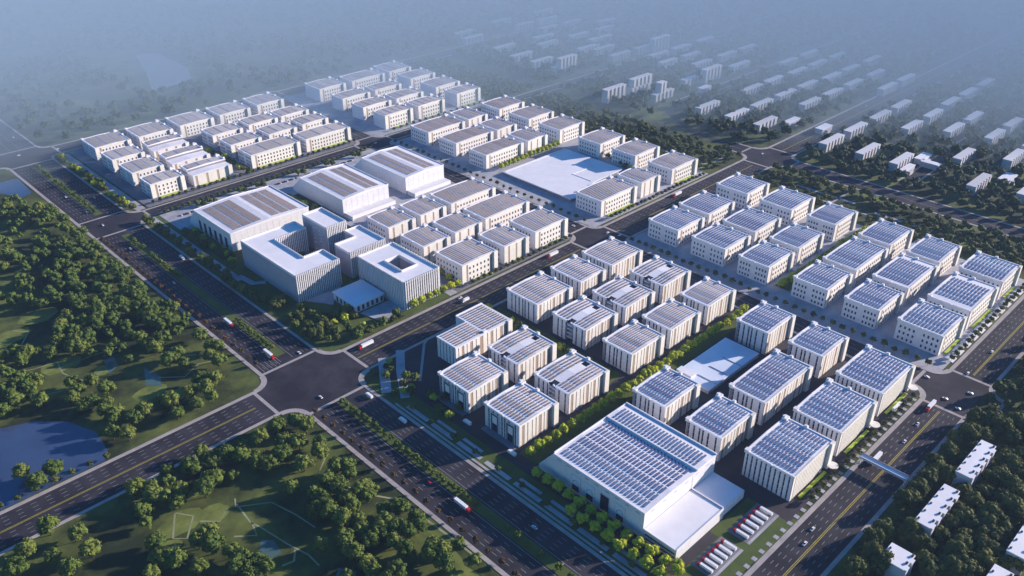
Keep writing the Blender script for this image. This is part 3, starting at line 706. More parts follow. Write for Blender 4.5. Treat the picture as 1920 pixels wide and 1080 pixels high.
# courtyard block
r_ = office('square finned office block with a deep courtyard opening in its roof', 431, 592)
cw0, cw1, cd0, cd1, W_, D_ = 13, 31, 20, 48, 44, 76
rc = [(0, W_, 0, cd0), (0, W_, cd1, D_), (0, cw0, cd0, cd1), (cw1, W_, cd0, cd1)]
walls(r_, rc, z, M['grey'])
rb = MB()
for x0, x1, y0, y1 in [(0.4, W_-.4, .4, cd0), (.4, W_-.4, cd1, D_-.4), (.4, cw0, cd0, cd1), (cw1, W_-.4, cd0, cd1)]: rb.box(x0, x1, y0, y1, z-2.4, z+.25, M['roofwhite'])
for x0, x1, y0, y1 in [(-.1, .6, .1, D_), (.6, W_, -.1, .6), (W_-.6, W_+.1, .6, D_), (.6, W_-.6, D_-.6, D_+.1)]: rb.box(x0, x1, y0, y1, z-.3, z+1.6, M['roofwhite'])
for x0, x1, y0, y1 in [(cw0-.7, cw1+.7, cd0-.7, cd0), (cw0-.7, cw1+.7, cd1, cd1+.7), (cw0-.7, cw0, cd0, cd1), (cw1, cw1+.7, cd0, cd1)]: rb.box(x0, x1, y0, y1, z+.2, z+2.4, M['roofwhite'])
rb.build('roof', r_)
f = MB(); fins_y(f, 0, W_, 0, .5, z+2.0, w=1.1, step=2.75); f.build('fin_screen', r_); f = MB(); fins_x(f, 0, D_, 0, .5, z+2.0, w=1.1, step=2.75); f.build('fin_screen', r_)
f = MB(); fins_y(f, 0, W_, D_+1, z, z+2.0, w=1.1, step=2.75, d=.6); y = .3
while y < D_: f.box(W_, W_+.9, y, y+1.1, .5, z+2, M['sunwarm']); y += 2.75
f.build('fin_screen', r_)
f = MB(); band(f, .5, W_-.5, 0, z, 6); f.build('window_band', r_)
f = MB()
f.box(-.15, .02, .5, D_-.5, .8, z-1, M['glass'])
f.build('window_band', r_)
# pavilion
r_ = thing('pavilion', 'low blue-white flat-roofed entrance pavilion in front of the courtyard block', 'pavilion', (390, 620.5, .1))
b = MB(); b.box(.8, 35.5, .8, 38, 0, 8, M['wall']); b.build('wall', r_); b = MB(); b.box(0, 36.5, 0, 39, 8, 9.2, M['deck']); b.build('roof', r_)
for k in range(6): link('window', win_mesh(2.6, 5.4, 'y'), r_, (5+k*5.6, .76, 1.2))
for k in range(5): link('window', win_mesh(2.6, 5.4, 'x'), r_, (.76, 5+k*6.5, 1.2))

# ------------------------------------------------------------------ low white decks
r_ = thing('low_market_hall', 'broad low white flat-roofed hall like a white square among the far right factories', 'low hall', (736, 650, .1))
P_ = [(0, 0), (24, -4), (60, 14), (122, 16), (122, 122), (0, 122)]
b = MB(); b.prism([(x+.5 if x < 60 else x-.5, y+.5 if y < 60 else y-.5) for x, y in P_], 0, 3.4, M['pavedark']); b.build('wall', r_)
b = MB(); b.prism(P_, 3.4, 4.6, M['roofwhite']); b.box(60, 100, 50, 50.8, 4.6, 5.3, M['wall']); b.box(60, 60.8, 18, 50, 4.6, 5.0, M['wall']); b.box(2, 120, 118, 119, 4.6, 5.3, M['wall']); b.build('roof', r_)
r_ = thing('low_canteen', 'low blue-white glossy flat roof between the tree avenue and the south-east factories', 'low hall', (530, 303, .1))
b = MB(); b.box(.5, 79, .5, 35.5, 0, 3.6, M['grey']); b.build('wall', r_)
b = MB(); b.box(0, 79.5, 0, 36, 3.6, 4.6, M['deck'])
for x in (12, 30, 50): b.box(x, x+.5, 0.3, 20, 4.6, 5.1, M['metal'])
b.build('roof', r_)
b = MB(); b.box(2, 9, 20, 35, 4.6, 7.4, M['wall']); b.box(1.6, 9.4, 19.6, 35.4, 7.4, 7.8, M['roofwhite']); b.build('roof_room', r_)

# overpass across the right-hand road
r_ = thing('footbridge', 'pale flat footbridge deck crossing the right-hand road over the lanes', 'footbridge', (540, 137, .1))
b = MB(); b.box(0, 6, 0, 36, 5.6, 6.2, M['deck']); b.build('deck', r_)
for x in (.1, 5.6):
    b = MB(); b.box(x, x+.3, 0, 36, 6.2, 7.3, M['metal']); b.build('railing', r_)
for x, y in ((1, .5), (4.4, .5), (1, 34.8), (4.4, 34.8)):
    b = MB(); b.box(x, x+.7, y, y+.7, 0, 5.6, M['wall']); b.build('column', r_)

# ------------------------------------------------------------------ apartment slabs
def slab(x0, y0, L, Dp, z, label, group, near=False):
    root = thing('apartment_block', label, 'apartment block', (x0, y0, 0), 0, group)
    wl = MB(); wl.box(0, L, 1.6, Dp, 0, z-.3, M['farwall'])
    n = max(2, int(L/9)); p = L/n
    for i in range(n): wl.box(i*p+.5, i*p+p*.55, 0, 1.65, 0, z-.35, M['farwall'])
    wl.build('wall', root)
    rb = MB(); rb.box(-.3, L+.3, 1.3, Dp+.3, z-.3, z+.4, M['farroof'] if not near else M['roofwhite'])
    for i in range(n): rb.box(i*p+.3, i*p+p*.55+.2, -.3, 1.29, z-.3, z+.39, M['farroof'] if not near else M['roofwhite'])
    rb.build('roof', root)
    for i in range(n):
        b = MB()
        for k in range(int(z/3)): b.box(i*p+p*.6, i*p+p*.95, 1.45, 1.62, 1+k*3, 2.6+k*3, M['glass'])
        b.build('window_strip', root)
        if near:
            b = MB(); b.box(i*p+p*.7, i*p+p*.7+1.6, 1.8, 3.2, z+.4, z+1.5, M['vdark']); b.build('roof_vent', root)
            b = MB(); b.box(i*p+p*.3, i*p+p*.3+1.2, Dp-1.8, Dp-.6, z+.4, z+1.3, M['vdark']); b.build('roof_vent', root)
    return root
FAR = [(1104,716,730,54,18),(1105,716,671,54,18),(1104,0,621,54,18)]
ROWS = [  # y0 (front), list of (x0, length, height)
 (714, [(1105,55,18),(1232,55,18),(1302,52,18)]), (660, [(1105,54,18),(1175,54,18),(1247,54,18),(1317,54,18)]),
 (610, [(1104,53,18),(1235,54,18),(1308,54,18)]), (503, [(1103,55,18),(1174,55,18),(1252,56,20),(1325,54,20)]),
 (450, [(1104,55,18),(1244,54,18),(1319,52,18)]), (402, [(1103,54,18),(1275,55,18),(1348,54,18)]),
 (301, [(1100,56,18),(1223,56,18),(1293,44,18)]), (248, [(1118,50,18),(1230,52,18)]),
 (560, [(1400,54,18),(1470,54,18)]), (655, [(1390,54,18),(1460,52,18),(1540,54,18)]), (712, [(1375,54,18),(1446,54,18),(1520,54,18)]), (455, [(1395,54,18),(1466,54,18),(1540,54,18)]), (350, [(1180,54,18),(1290,54,18),(1362,54,18)]),
 (610, [(1380,54,18),(1460,54,18)]), (756, [(1420,54,18),(1495,54,18)]), (860, [(1300,54,18),(1380,54,18),(1450,54,18)]), (950, [(1290,54,18),(1360,54,18),(1440,54,18)]), (1150, [(1200,54,18),(1290,54,18),(1370,54,18)]), (1190, [(1120,54,18),(1230,54,18),(1420,54,18)]), (1345, [(1260,54,18),(1390,54,18)]),
 (1126, [(1104,53,18)]), (1074, [(1105,52,18),(1230,58,18)]), (1104, [(1297,64,18)]), (1050, [(1248,56,18)]), (1000, [(1238,54,18),(1311,50,18)]),
 (803, [(1108,52,18)]), (852, [(1108,52,18)]), (908, [(1265,48,18)]), (1022, [(1104,46,14)]), (905, [(1331,50,18)]),
 (1030, [(1128,45,38)]), (1005, [(1367,52,34)]), (866, [(1062,50,30),(1130,52,34)]), (817, [(1268,50,32),(1208,44,22),(1140,17,38)]), (806, [(1337,56,20)]),
 (1290, [(1277,50,18),(1344,56,18)]), (1234, [(1293,50,18),(1365,50,18)]), (1326, [(1141,50,18)]), (1284, [(1127,50,18)]),
]
cnt = {}
RW = ['front', 'second', 'third', 'fourth', 'fifth', 'sixth', 'seventh', 'eighth', 'ninth', 'tenth', 'eleventh', 'twelfth', 'thirteenth', 'fourteenth', 'fifteenth', 'sixteenth', 'seventeenth', 'eighteenth', 'nineteenth', 'twentieth', 'twenty-first', 'twenty-second', 'twenty-third', 'twenty-fourth', 'twenty-fifth', 'twenty-sixth', 'twenty-seventh', 'twenty-eighth'] + [f'thirty-{q}' for q in ORD] + ['twenty-ninth', 'fortieth', 'forty-first', 'forty-second', 'forty-third', 'forty-fourth', 'forty-fifth', 'forty-sixth', 'forty-seventh', 'forty-eighth']
for ri, (y, its) in enumerate(sorted(ROWS)):
    for k, (x, L, h) in enumerate(its):
        kind = 'tall white apartment tower block' if h > 28 else 'long low white apartment slab'
        K_ = 1.015 if h < 28 else 1; h = 11.5 if h < 28 else h; h = h*.72 if h > 28 else h; slab(x*K_, y*K_, L, 12, h, f'{kind} in the hazy estate, {RW[ri]} row back, {ORD[k]} from left', 'white apartment slabs of the hazy estate')
CN = ['between the fourth and fifth rows', 'in the lane below the other', 'at the lane end', 'beside the angled one', 'turned end-on', 'alone in the front', 'alone at the back']
for k, (x, y, L, D2) in enumerate(((1172,600,34,10),(1182,550,30,12),(1112,395,34,8),(1170,395,30,12),(1165,372,10,24),(1178,286,30,14),(1220,790,26,10))):
    root = thing('community_hall', f'small flat community building among the far apartment slabs, {CN[k]}', 'community hall', (x, y, 0), 0, 'small community buildings of the hazy estate')
    b = MB(); b.box(0, L, 0, D2, 0, 7, M['farwall']); b.box(L*.3, L*.6, -4, 0.02, 0, 5, M['farwall']); b.build('wall', root)
    b = MB(); b.box(-.4, L+.4, -.4, D2+.4, 7, 7.7, M['roofwhite']); b.build('roof', root)
NR = [(566, 101, 49, 12, 15, 'white slab house in the bottom right wood, farthest along the road'), (496, 101, 50, 12, 15, 'white slab house in the bottom right wood, middle of the row along the road'),
      (450, 98, 17, 17, 13, 'small square white house at the near end of the bottom right wood'), (513, 47, 50, 12, 15, 'white slab house cut by the right edge of the bottom right wood'), (462, 47, 34, 13, 14, 'white house cut by the bottom edge of the right wood')]
for x, y, L, D2, h, lab in NR: slab(x, y, L, D2, h, lab, 'white houses in the bottom right wood', True)

# ------------------------------------------------------------------ trees
def ico(sub=1):
    t = (1+5**.5)/2
    v = [(-1,t,0),(1,t,0),(-1,-t,0),(1,-t,0),(0,-1,t),(0,1,t),(0,-1,-t),(0,1,-t),(t,0,-1),(t,0,1),(-t,0,-1),(-t,0,1)]
    f = [(0,11,5),(0,5,1),(0,1,7),(0,7,10),(0,10,11),(1,5,9),(5,11,4),(11,10,2),(10,7,6),(7,1,8),(3,9,4),(3,4,2),(3,2,6),(3,6,8),(3,8,9),(4,9,5),(2,4,11),(6,2,10),(8,6,7),(9,8,1)]
    v = [np.array(p)/np.linalg.norm(p) for p in v]
    for _ in range(sub):
        c = {}; nf = []
        def mid(a, b):
            k = (min(a, b), max(a, b))
            if k not in c: p = v[a]+v[b]; v.append(p/np.linalg.norm(p)); c[k] = len(v)-1
            return c[k]
        for a, b, d in f: ab, bd, da = mid(a,b), mid(b,d), mid(d,a); nf += [(a,ab,da),(b,bd,ab),(d,da,bd),(ab,bd,da)]
        f = nf
    return np.array(v), f
ICO0, ICOF0 = ico(0); ICO1, ICOF1 = ico(1)
def crown_arrays(rad, hgt, nl, nq, leaf, seed, sub=1, core=.80):
    """lumpy crown: leafy lobes round a centre at height hgt"""
    r = np.random.default_rng(seed); V = []; F = []
    iv, if_ = (ICO1, ICOF1) if sub else (ICO0, ICOF0)
    lobes = []
    for i in range(nl):
        ph = i*2.399 + r.uniform(-.3, .3); zz = 1 - 1.55*(i+.5)/nl; q = math.sqrt(max(0, 1-zz*zz))
        c = np.array([math.cos(ph)*q, math.sin(ph)*q, zz*.85]) * rad * r.uniform(.48, .66); lr = rad*r.uniform(.32, .50)
        lobes.append((c, lr))
    lobes.append((np.zeros(3), rad*.66))
    off = 0
    for c, lr in lobes:
        p = iv*lr*core*(1+r.uniform(-.16, .16, (len(iv), 1))) + c; p[:, 2] += hgt
        V.append(p); F += [tuple(off+i for i in f) for f in if_]; off += len(iv)
    per = nq//len(lobes)
    for c, lr in lobes[:-1]:
        d = r.normal(size=(per, 3)); d /= np.linalg.norm(d, axis=1)[:, None]
        keep = d[:, 2] > -.75; d = d[keep]; n = len(d)
        if not n: continue
        p = c + d*lr*r.uniform(.78, 1.12, (n, 1))
        a = np.cross(d + r.normal(size=(n, 3))*.55, r.normal(size=(n, 3))); a /= np.linalg.norm(a, axis=1)[:, None]
        b = np.cross(d + r.normal(size=(n, 3))*.45, a); b /= np.linalg.norm(b, axis=1)[:, None]
        s = leaf*r.uniform(.6, 1.3, (n, 1))
        Q = np.stack([p-a*s-b*s*.6, p+a*s-b*s*.5, p+a*s*.7+b*s*.7, p-a*s*.6+b*s*.6], 1).reshape(-1, 3); Q[:, 2] += hgt
        V.append(Q); F += [(off+4*i, off+4*i+1, off+4*i+2, off+4*i+3) for i in range(n)]; off += 4*n
    return np.concatenate(V), F
def mesh_from(V, F, m, name):
    me = bpy.data.meshes.new(name); me.from_pydata(V.tolist(), [], F); me.materials.append(m); me.update(); return me
def tree_proto(name, label, cat, rad, hgt, trunk, nl, nq, leaf, seed, m, group=None, loc=(0,0,-500)):
    root = thing(name, label, cat, loc, 0, group)
    rad *= 1.22; V, F = crown_arrays(rad, hgt, nl, nq, leaf, seed)
    link('crown', mesh_from(V, F, m, 'crown'), root)
    t = MB(); t.cyl(0, 0, trunk, trunk*.6, 0, hgt*.75, M['bark'], 7)
    for k in range(4):
        a = k*1.6+seed; n = len(t.v); e = (math.cos(a)*rad*.45, math.sin(a)*rad*.45, hgt*.95)
        t.v += [(trunk*.4, 0, hgt*.45), (-trunk*.3, trunk*.3, hgt*.45), (-trunk*.2, -trunk*.4, hgt*.45), e]
        for q in ((0,1,3),(1,2,3),(2,0,3)): t.f.append(tuple(n+i for i in q)); t.m.append(0)
    t.build('trunk', root)
    return reg(root)
used = set()
def place(protos, x, y, i, label=None, group=None, s0=.85, s1=1.15, z=0):
    p = protos[i % len(protos)]; s = random.uniform(s0, s1)
    if p.name not in used:
        used.add(p.name); p.location = (x, y, z); p.rotation_euler = (0, 0, random.uniform(0, 6.28)); p.scale = (s,)*3
        if label: p['label'] = label
        if group: p['group'] = group
        return p
    return dup(p, (x, y, z), random.uniform(0, 6.28), (s, s, s*random.uniform(.9, 1.12)), label, group)
FOREST = [tree_proto('tree', '', 'tree', 6.1, 8.2, .45, 10+i % 3, 760, .62, 11+i, M['leaf']) for i in range(6)]
FL=[(183,530),(195,514),(202,502),(207,487),(213,480),(225,483),(231,462),(247,443),(254,438),(168,518),(154,526),(138,519),(129,526),(136,509),(123,502),(152,502),(145,492),(175,495),(165,489),(211,446),(232,434),(221,430),(222,422),(236,423),(211,415),(217,409),(220,394),(234,409),(210,378),(117,466),(146,446),(138,446),(143,435),(150,423),(153,414),(114,447),(120,441),(128,426),(158,402),(159,394),(146,407),(150,398),(103,441),(181,983),(185,975),(171,952),(222,1100),(226,1083),(236,1086),(239,1070),(250,1073),(261,1071),(248,1048),(258,1047),(262,1029),(253,994),(257,977),(264,975),(239,967),(241,948),(251,947),(260,934),(238,927),(251,907),(221,907),(219,883),(210,861),(239,885),(247,874),(257,872),(253,850),(261,846),(251,834),(255,807),(239,803),(245,788),(199,820),(211,808),(229,787),(229,771),(209,788),(200,797),(183,805),(191,785),(200,773),(172,789),(243,758),(244,748),(237,740),(249,731),(264,746),(253,721),(240,722),(245,768),(178,771),(183,752),(172,752),(165,743),(172,738),(149,748),(132,762),(160,762),(126,755),(114,772),(108,750),(216,712),(227,699),(218,702),(219,690),(231,668),(219,662),(228,650),(259,681),(258,660),(262,653),(249,642),(251,630),(106,721),(110,717),(123,713),(116,701),(102,706),(102,695),(117,683),(90,691),(146,691),(145,675),(158,682),(163,660),(138,667),(140,651),(147,651),(155,641),(149,630),(156,623),(150,614),(163,605),(143,600),(151,590),(174,609),(190,611),(194,605),(191,588),(210,605),(208,587),(226,615),(223,600),(222,588),(234,607),(251,431),(244,409),(246,402),(250,410),(232,399),(228,387),(247,383),(255,375),(258,359),(254,353),(239,373),(242,361),(246,355),(224,377),(221,365),(232,367),(233,353),(234,342),(250,332),(249,324),(243,326),(245,314),(209,363),(209,351),(208,344),(218,331),(240,515),(256,509),(257,499),(233,495),(242,486),(247,464),(224,512),(254,475),(76,602),(80,582),(94,589),(70,530),(83,510),(52,520),(63,503),(83,490),(42,508),(67,484)]
FR=[(576,131),(570,125),(558,126),(594,115),(568,117),(528,128),(518,129),(525,123),(481,126),(467,127),(494,112),(503,111),(488,113),(488,104),(488,98),(434,124),(440,122),(447,114),(454,122),(453,114),(559,103),(569,91),(588,80),(583,76),(571,81),(552,93),(548,87),(530,86),(531,93),(539,80),(548,81),(545,75),(566,73),(562,67),(536,97),(506,97),(521,97),(515,85),(526,78),(530,71),(514,73),(505,82),(494,83),(486,85),(475,85),(480,79),(496,72),(502,67),(516,66),(540,67),(489,77),(486,71),(474,94),(467,89),(509,59),(516,52),(629,88),(623,94),(613,87),(614,94),(594,90),(588,93),(651,129),(656,118),(615,131),(627,124),(636,115),(655,110),(670,105),(593,127),(611,113),(648,99),(552,126),(538,127)]

def ordw(n):
    on = ['', 'first', 'second', 'third', 'fourth', 'fifth', 'sixth', 'seventh', 'eighth', 'ninth', 'tenth', 'eleventh', 'twelfth', 'thirteenth', 'fourteenth', 'fifteenth', 'sixteenth', 'seventeenth', 'eighteenth', 'nineteenth']
    if n < 20: return on[n]
    t = {2: 'twent', 3: 'thirt', 4: 'fort', 5: 'fift', 6: 'sixt'}[n//10]
    return t + 'ieth' if n % 10 == 0 else t + 'y-' + on[n % 10]
def sx(x, y): return (x*.716 - y*.698)/(x*.698 + y*.716 + 260)      # left-to-right order as seen
def zones(pts, zf, fmt):
    z = {}
    for i, (x, y) in enumerate(pts): z.setdefault(zf(x, y), []).append((sx(x, y), i))
    lab = {}
    for k, v in z.items():
        for j, (_, i) in enumerate(sorted(v)): lab[i] = fmt.format(n=ordw(j+1), z=k)
    return lab
def zl(x, y):
    c = 'on the boulevard edge' if x > 235 else 'one belt in from the boulevard' if x > 195 else 'in mid park' if x > 150 else 'on the outer side'
    for lo, r in ((1040, 'hazy far end'), (960, 'far end'), (880, 'warehouse end'), (820, 'upper park'), (770, 'U-office stretch'), (720, 'upper clearing'), (670, 'mid clearing'), (620, 'pond stretch'), (575, 'cross road verge'), (500, 'below the cross road'), (460, 'upper bottom wood'), (420, 'pale trails'), (370, 'lower bottom wood'), (-1e9, 'bottom edge')):
        if y > lo: return c + ', ' + r
LAB = zones(FL, zl, 'broadleaf tree {z}, {n} from left')
for i, (x, y) in enumerate(FL): place(FOREST, x, y, i, LAB[i], 'broadleaf trees of the park left of the boulevard')
DARK = [tree_proto('tree', '', 'tree', 6.3, 8.0, .45, 11+i % 3, 760, .62, 31+i, M['leafd']) for i in range(4)]
def zr(x, y):
    c = 'on the road side' if y > 115 else 'just behind the houses' if y > 88 else 'deep inside' if y > 70 else 'at the frame edge'
    return c + ', ' + ('far end' if x > 600 else 'by the farthest house' if x > 550 else 'by the middle house' if x > 500 else 'by the square house' if x > 460 else 'near end')
LAB = zones(FR, zr, 'right-wood tree {z}, {n} from left')
for i, (x, y) in enumerate(FR): place(DARK, x, y, i, LAB[i], 'broadleaf trees of the bottom right wood')

ROWN = {}
def row(protos, x0, y0, x1, y1, n, label, group, s0=.9, s1=1.1, jit=.4):
    for k in range(n):
        t = k/max(n-1, 1)
        ROWN[group] = ROWN.get(group, 0)+1
        place(protos, x0+(x1-x0)*t+random.uniform(-jit, jit), y0+(y1-y0)*t+random.uniform(-jit, jit), k, f'{label}, {ordw(ROWN[group])}', group, s0, s1)
STREET = [tree_proto('street_tree', '', 'street tree', 2.3, 4.0, .16, 7, 240, .42, 51+i, M['leafd']) for i in range(3)]
ROUND = [tree_proto('round_tree', '', 'garden tree', 4.0, 5.8, .28, 10, 560, .42, 61+i, M['leafb']) for i in range(3)]
REDT = [tree_proto('street_tree', '', 'street tree', 2.2, 3.6, .16, 7, 220, .42, 71+i, M['leafr']) for i in range(2)]
BUSH = [tree_proto('median_shrub', '', 'shrub', 2.4, 2.6, .14, 7, 260, .42, 81+i, M['leaf']) for i in range(3)]
MIX = [tree_proto('garden_tree', '', 'garden tree', 4.3, 5.6, .3, 9, 420, .5, 91+i, (M['leaf'], M['leafd'], M['leafb'])[i]) for i in range(3)]
# avenues of bright round trees
row(ROUND, 366, 354, 662, 353, 32, 'bright round tree in the avenue between the near centre block and the big hall', 'bright round trees of the long avenue', .85, 1.1)
row(ROUND, 356, 208, 366, 208, 1, 'bright round tree close to the low annex corner at the bottom', 'tree by the annex')
row(ROUND, 352, 334, 352, 205, 13, 'bright round tree in the inner row beside the big hall', 'inner row of round trees by the big hall', .95, 1.1)
row(ROUND, 342, 290, 342, 200, 9, 'bright round tree in the outer row beside the big hall', 'outer row of round trees by the big hall', .95, 1.1)
row(ROUND, 440, 589.5, 498, 590, 7, 'bright round tree in front of the finned courtyard block', 'bright trees before the courtyard block', .85, 1.05)
row(ROUND, 500, 606, 500, 622, 2, 'bright round tree at the side of the finned courtyard block', 'bright trees beside the courtyard block')
row(ROUND, 748, 787, 863, 791, 15, 'bright round tree between the white deck and the factories behind', 'bright trees behind the white deck', .85, 1.05)
row(MIX, 489, 382, 486, 530, 15, 'green tree in the row between the strip-windowed factories', 'green row between the near factories', .75, 1.0, 1)
row(MIX, 484, 343, 484, 352, 1, 'tree at the avenue crossing', 'avenue crossing tree')
row(ROUND, 735, 353, 925, 354, 26, 'yellow-green tree in the planted strip crossing the right-hand block', 'planted strip of the right-hand block', .75, 1.05, 1.8)
row(MIX, 494, 1008, 494, 1120, 9, 'green tree between the two halves of the far left block', 'green row of the far left block', .8, 1.1, 2)
row(MIX, 882, 712, 862, 640, 8, 'brownish tree by the far right edge of the white deck', 'trees right of the white deck', .7, .9, 1)
row(MIX, 490, 818, 490, 902, 10, 'green tree between the widest and the middle warehouse', 'trees between the warehouses', .8, 1.1, 3)
for q, xx in enumerate((398, 412, 455, 480, 540, 585, 630)): row(MIX, xx, 961, xx+6, 957, 2, f'tree on the {ordw(q+1)} planted island of the warehouse car park', f'car park island trees {q+1}', .7, .95)
row(STREET, 360, 971, 664, 971, 40, 'small dark street tree between the car park and its road', 'street trees of the warehouse car park')
row(MIX, 414, 470, 414, 410, 1, 'single bright tree beside the L-shaped factory', 'single tree')
# street rows
row(STREET, 512, 583, 662, 583, 19, 'small dark street tree along the cross road below the middle block', 'street trees of the cross road, middle block')
row(STREET, 735, 583, 925, 583, 24, 'small dark street tree along the cross road below the far right block', 'street trees of the cross road, far right block')
row(STREET, 706, 190, 706, 528, 34, 'small dark street tree along the dividing road by the right-hand block', 'street trees of the dividing road, right-hand block', .95, 1.3)
row(STREET, 706, 600, 706, 965, 30, 'small dark street tree along the dividing road by the white deck', 'street trees of the dividing road, far right block')
row(STREET, 362, 1008, 664, 1009, 36, 'small dark street tree along the road below the far left block', 'street trees below the far left block')
row(STREET, 736, 1008, 925, 1009, 16, 'small dark street tree below the farthest block', 'street trees below the farthest block')
row(STREET, 478, 178.5, 650, 178.5, 20, 'small dark street tree along the right-hand road below the south-east factories', 'street trees of the right-hand road, near part')
row(STREET, 730, 178.5, 925, 178.5, 22, 'small dark street tree along the right-hand road below the right-hand block', 'street trees of the right-hand road, far part')
row(STREET, 40, 580, 130, 580, 8, 'dark street tree between the pond and the cross road', 'street trees by the pond', 1, 1.2)
row(REDT, 275.5, 240, 275.5, 515, 22, 'small reddish kerb tree on the wood side of the boulevard', 'reddish kerb trees of the boulevard, near part')
row(REDT, 275.5, 610, 275.5, 950, 26, 'small reddish kerb tree on the park side of the boulevard', 'reddish kerb trees of the boulevard, far part')
row(BUSH, 337, 205, 337, 490, 12, 'dark shrub on the walk between the boulevard and the big hall', 'walk shrubs by the big hall', .8, 1.3)
for y0, y1, n in ((512, 430, 12), (425, 345, 15), (312, 280, 4), (262, 240, 3), (222, 190, 5), (170, 100, 8)):
    row(BUSH, 300, y0, 300, y1, n, 'shrub on the planted median of the boulevard, near side of the junction', 'median shrubs, near side', .8, 1.15, .9)
for y0, y1, n in ((690, 625, 12), (925, 900, 5), (880, 810, 14)):
    row(BUSH, 300, y0, 300, y1, n, 'shrub on the planted median of the boulevard beyond the junction', 'median shrubs, beyond the junction', .8, 1.15, .9)
for y0, y1, n in ((1235, 1180, 8), (1165, 1110, 8), (1095, 1035, 8)):
    row(BUSH, 300, y0, 300, y1, n, 'hazy shrub on the far end of the boulevard median', 'median shrubs, far end', .8, 1.15, .9)
# planting by the boulevard edge: individual mixed trees
def scatter(protos, x0, x1, y0, y1, n, label, group, s0=.7, s1=1.1, dmin=4):
    pts = []; k = 0
    while len(pts) < n and k < n*40:
        k += 1; x, y = random.uniform(x0, x1), random.uniform(y0, y1)
        if all((x-a)**2+(y-b)**2 > dmin*dmin for a, b in pts): pts.append((x, y))
    pts.sort(key=lambda p: sx(*p))
    for k, (x, y) in enumerate(pts): place(protos, x, y, k, f'{label}, {ordw(k+1)} from left', group, s0, s1)
scatter(MIX[:2], 333, 358, 590, 700, 34, 'green tree in the corner below the U-shaped office', 'planted corner trees below the offices')
scatter(MIX[:2], 360, 430, 581, 589, 10, 'mixed green tree in the planted corner below the pavilion', 'planted corner trees below the pavilion')
scatter(MIX, 362, 388, 592, 640, 12, 'mixed green tree in the lawn corner left of the pavilion', 'lawn corner trees')
scatter(MIX[:2], 330, 337, 705, 968, 34, 'belt tree between boulevard and widest warehouse', 'belt trees by the widest warehouse')
scatter(MIX, 350, 362, 790, 905, 16, 'dark tree against the blank side of the widest warehouse', 'trees against the widest warehouse')
scatter(MIX, 330, 337, 1005, 1250, 32, 'hazy tree in the belt beside the far left block', 'belt trees by the far left block')
scatter(MIX, 392, 432, 690, 760, 8, 'dark green tree between the finned offices', 'trees between the offices', .7, .9)
scatter(MIX, 345, 364, 430, 530, 16, 'green tree on the lawns beside the L-shaped factory', 'lawn trees by the L-shaped factory', .6, .95)

# woods that read as one mass
def inside(x, y, rects): return any(a < x < b and c < y < d for a, b, c, d in rects)
def wood(name, label, area, n, rad, hgt, rects, m, nq, seed, nl=5, sub=0, cond=None):
    r = np.random.default_rng(seed); pr = [crown_arrays(rad, hgt, nl, nq, rad*.16, seed+i, sub, .95) for i in range(4)]
    VV = []; FF = []; off = 0; k = 0; t = 0
    gx = max(1, int(math.sqrt(n*(area[1]-area[0])/(area[3]-area[2])))); gy = max(1, n//gx)
    for i in range(gx):
        for j in range(gy):
            x = area[0] + (i + r.uniform(0, 1))*(area[1]-area[0])/gx; y = area[2] + (j + r.uniform(0, 1))*(area[3]-area[2])/gy
            if inside(x, y, rects) or (cond and not cond(x, y, r)): continue
            V, F = pr[(i*7+j) % 4]; a = r.uniform(0, 6.28); s = r.uniform(.7, 1.25)
            ca, sa = math.cos(a)*s, math.sin(a)*s
            W2 = np.empty_like(V); W2[:, 0] = V[:, 0]*ca - V[:, 1]*sa + x; W2[:, 1] = V[:, 0]*sa + V[:, 1]*ca + y; W2[:, 2] = V[:, 2]*s
            VV.append(W2); FF += [tuple(q+off for q in f) for f in F]; off += len(V)
    o = link(name, mesh_from(np.concatenate(VV), FF, m, name)); tag(o, label, 'wood'); o['kind'] = 'stuff'; return o
ROADS = [(264,332,-500,4000), (664,704,130,1304), (1022,1068,130,640), (-900,4000,532,582), (326,4000,132,178), (-900,1500,1262,1306), (326,1110,972,1003), (1036,1068,610,760),(1066,1120,735,803),
         (1100,3000,980,1012), (1140,3000,780,802)]
HOUSES = [(x*1.01-2, x*1.01+L+4, y*1.01-(7 if h < 28 else 16), y*1.01+16) for (y, its) in ROWS for (x, L, h) in its] + [(1160,1215,590,620),(1175,1215,545,570),(1105,1210,370,415),(1175,1212,280,305),(1215,1250,785,805)]
NEARH = [(x-7, x+L+5, y-7, y+D2+6) for x, y, L, D2, h, lab in NR]
BLOCKS = [(326,940,170,1266)]
GAP = lambda x, y, r: math.sin(x*.021+1)*math.cos(y*.017) + r.uniform(-.5, .5) > -.35
wood('estate_wood', 'dark hazy wood between the far apartment slabs on the right', (1064, 1960, 140, 1420), 5200, 7.0, 7.5, ROADS+HOUSES+[(1000,1100,520,610)], M['leaffar'], 26, 101, 4)
wood('garden_scrub', 'dark scrubby garden wood between the right-hand block and the far road', (942, 1028, 180, 1262), 1000, 4.8, 5.0, ROADS+[(960,970,330,520),(972,990,310,480)], M['leafd'], 60, 102, 5, cond=lambda x, y, r: r.uniform() < .8)
wood('far_park_wood', 'hazy wood beyond the far left block at the top left', (-300, 1040, 1306, 2100), 2300, 8.0, 8.0, ROADS+[(550,680,1440,1710)], M['leaffar'], 30, 103, 4, cond=GAP)
wood('outer_wood', 'outermost woods fading into the haze', (-500, 3300, 2100, 3600), 1500, 15, 11, ROADS, M['leaffar'], 10, 104, 4)
wood('outer_wood', 'outermost wood on the right fading into the haze', (1960, 3800, -400, 2100), 1500, 15, 11, ROADS, M['leaffar'], 10, 105, 4)
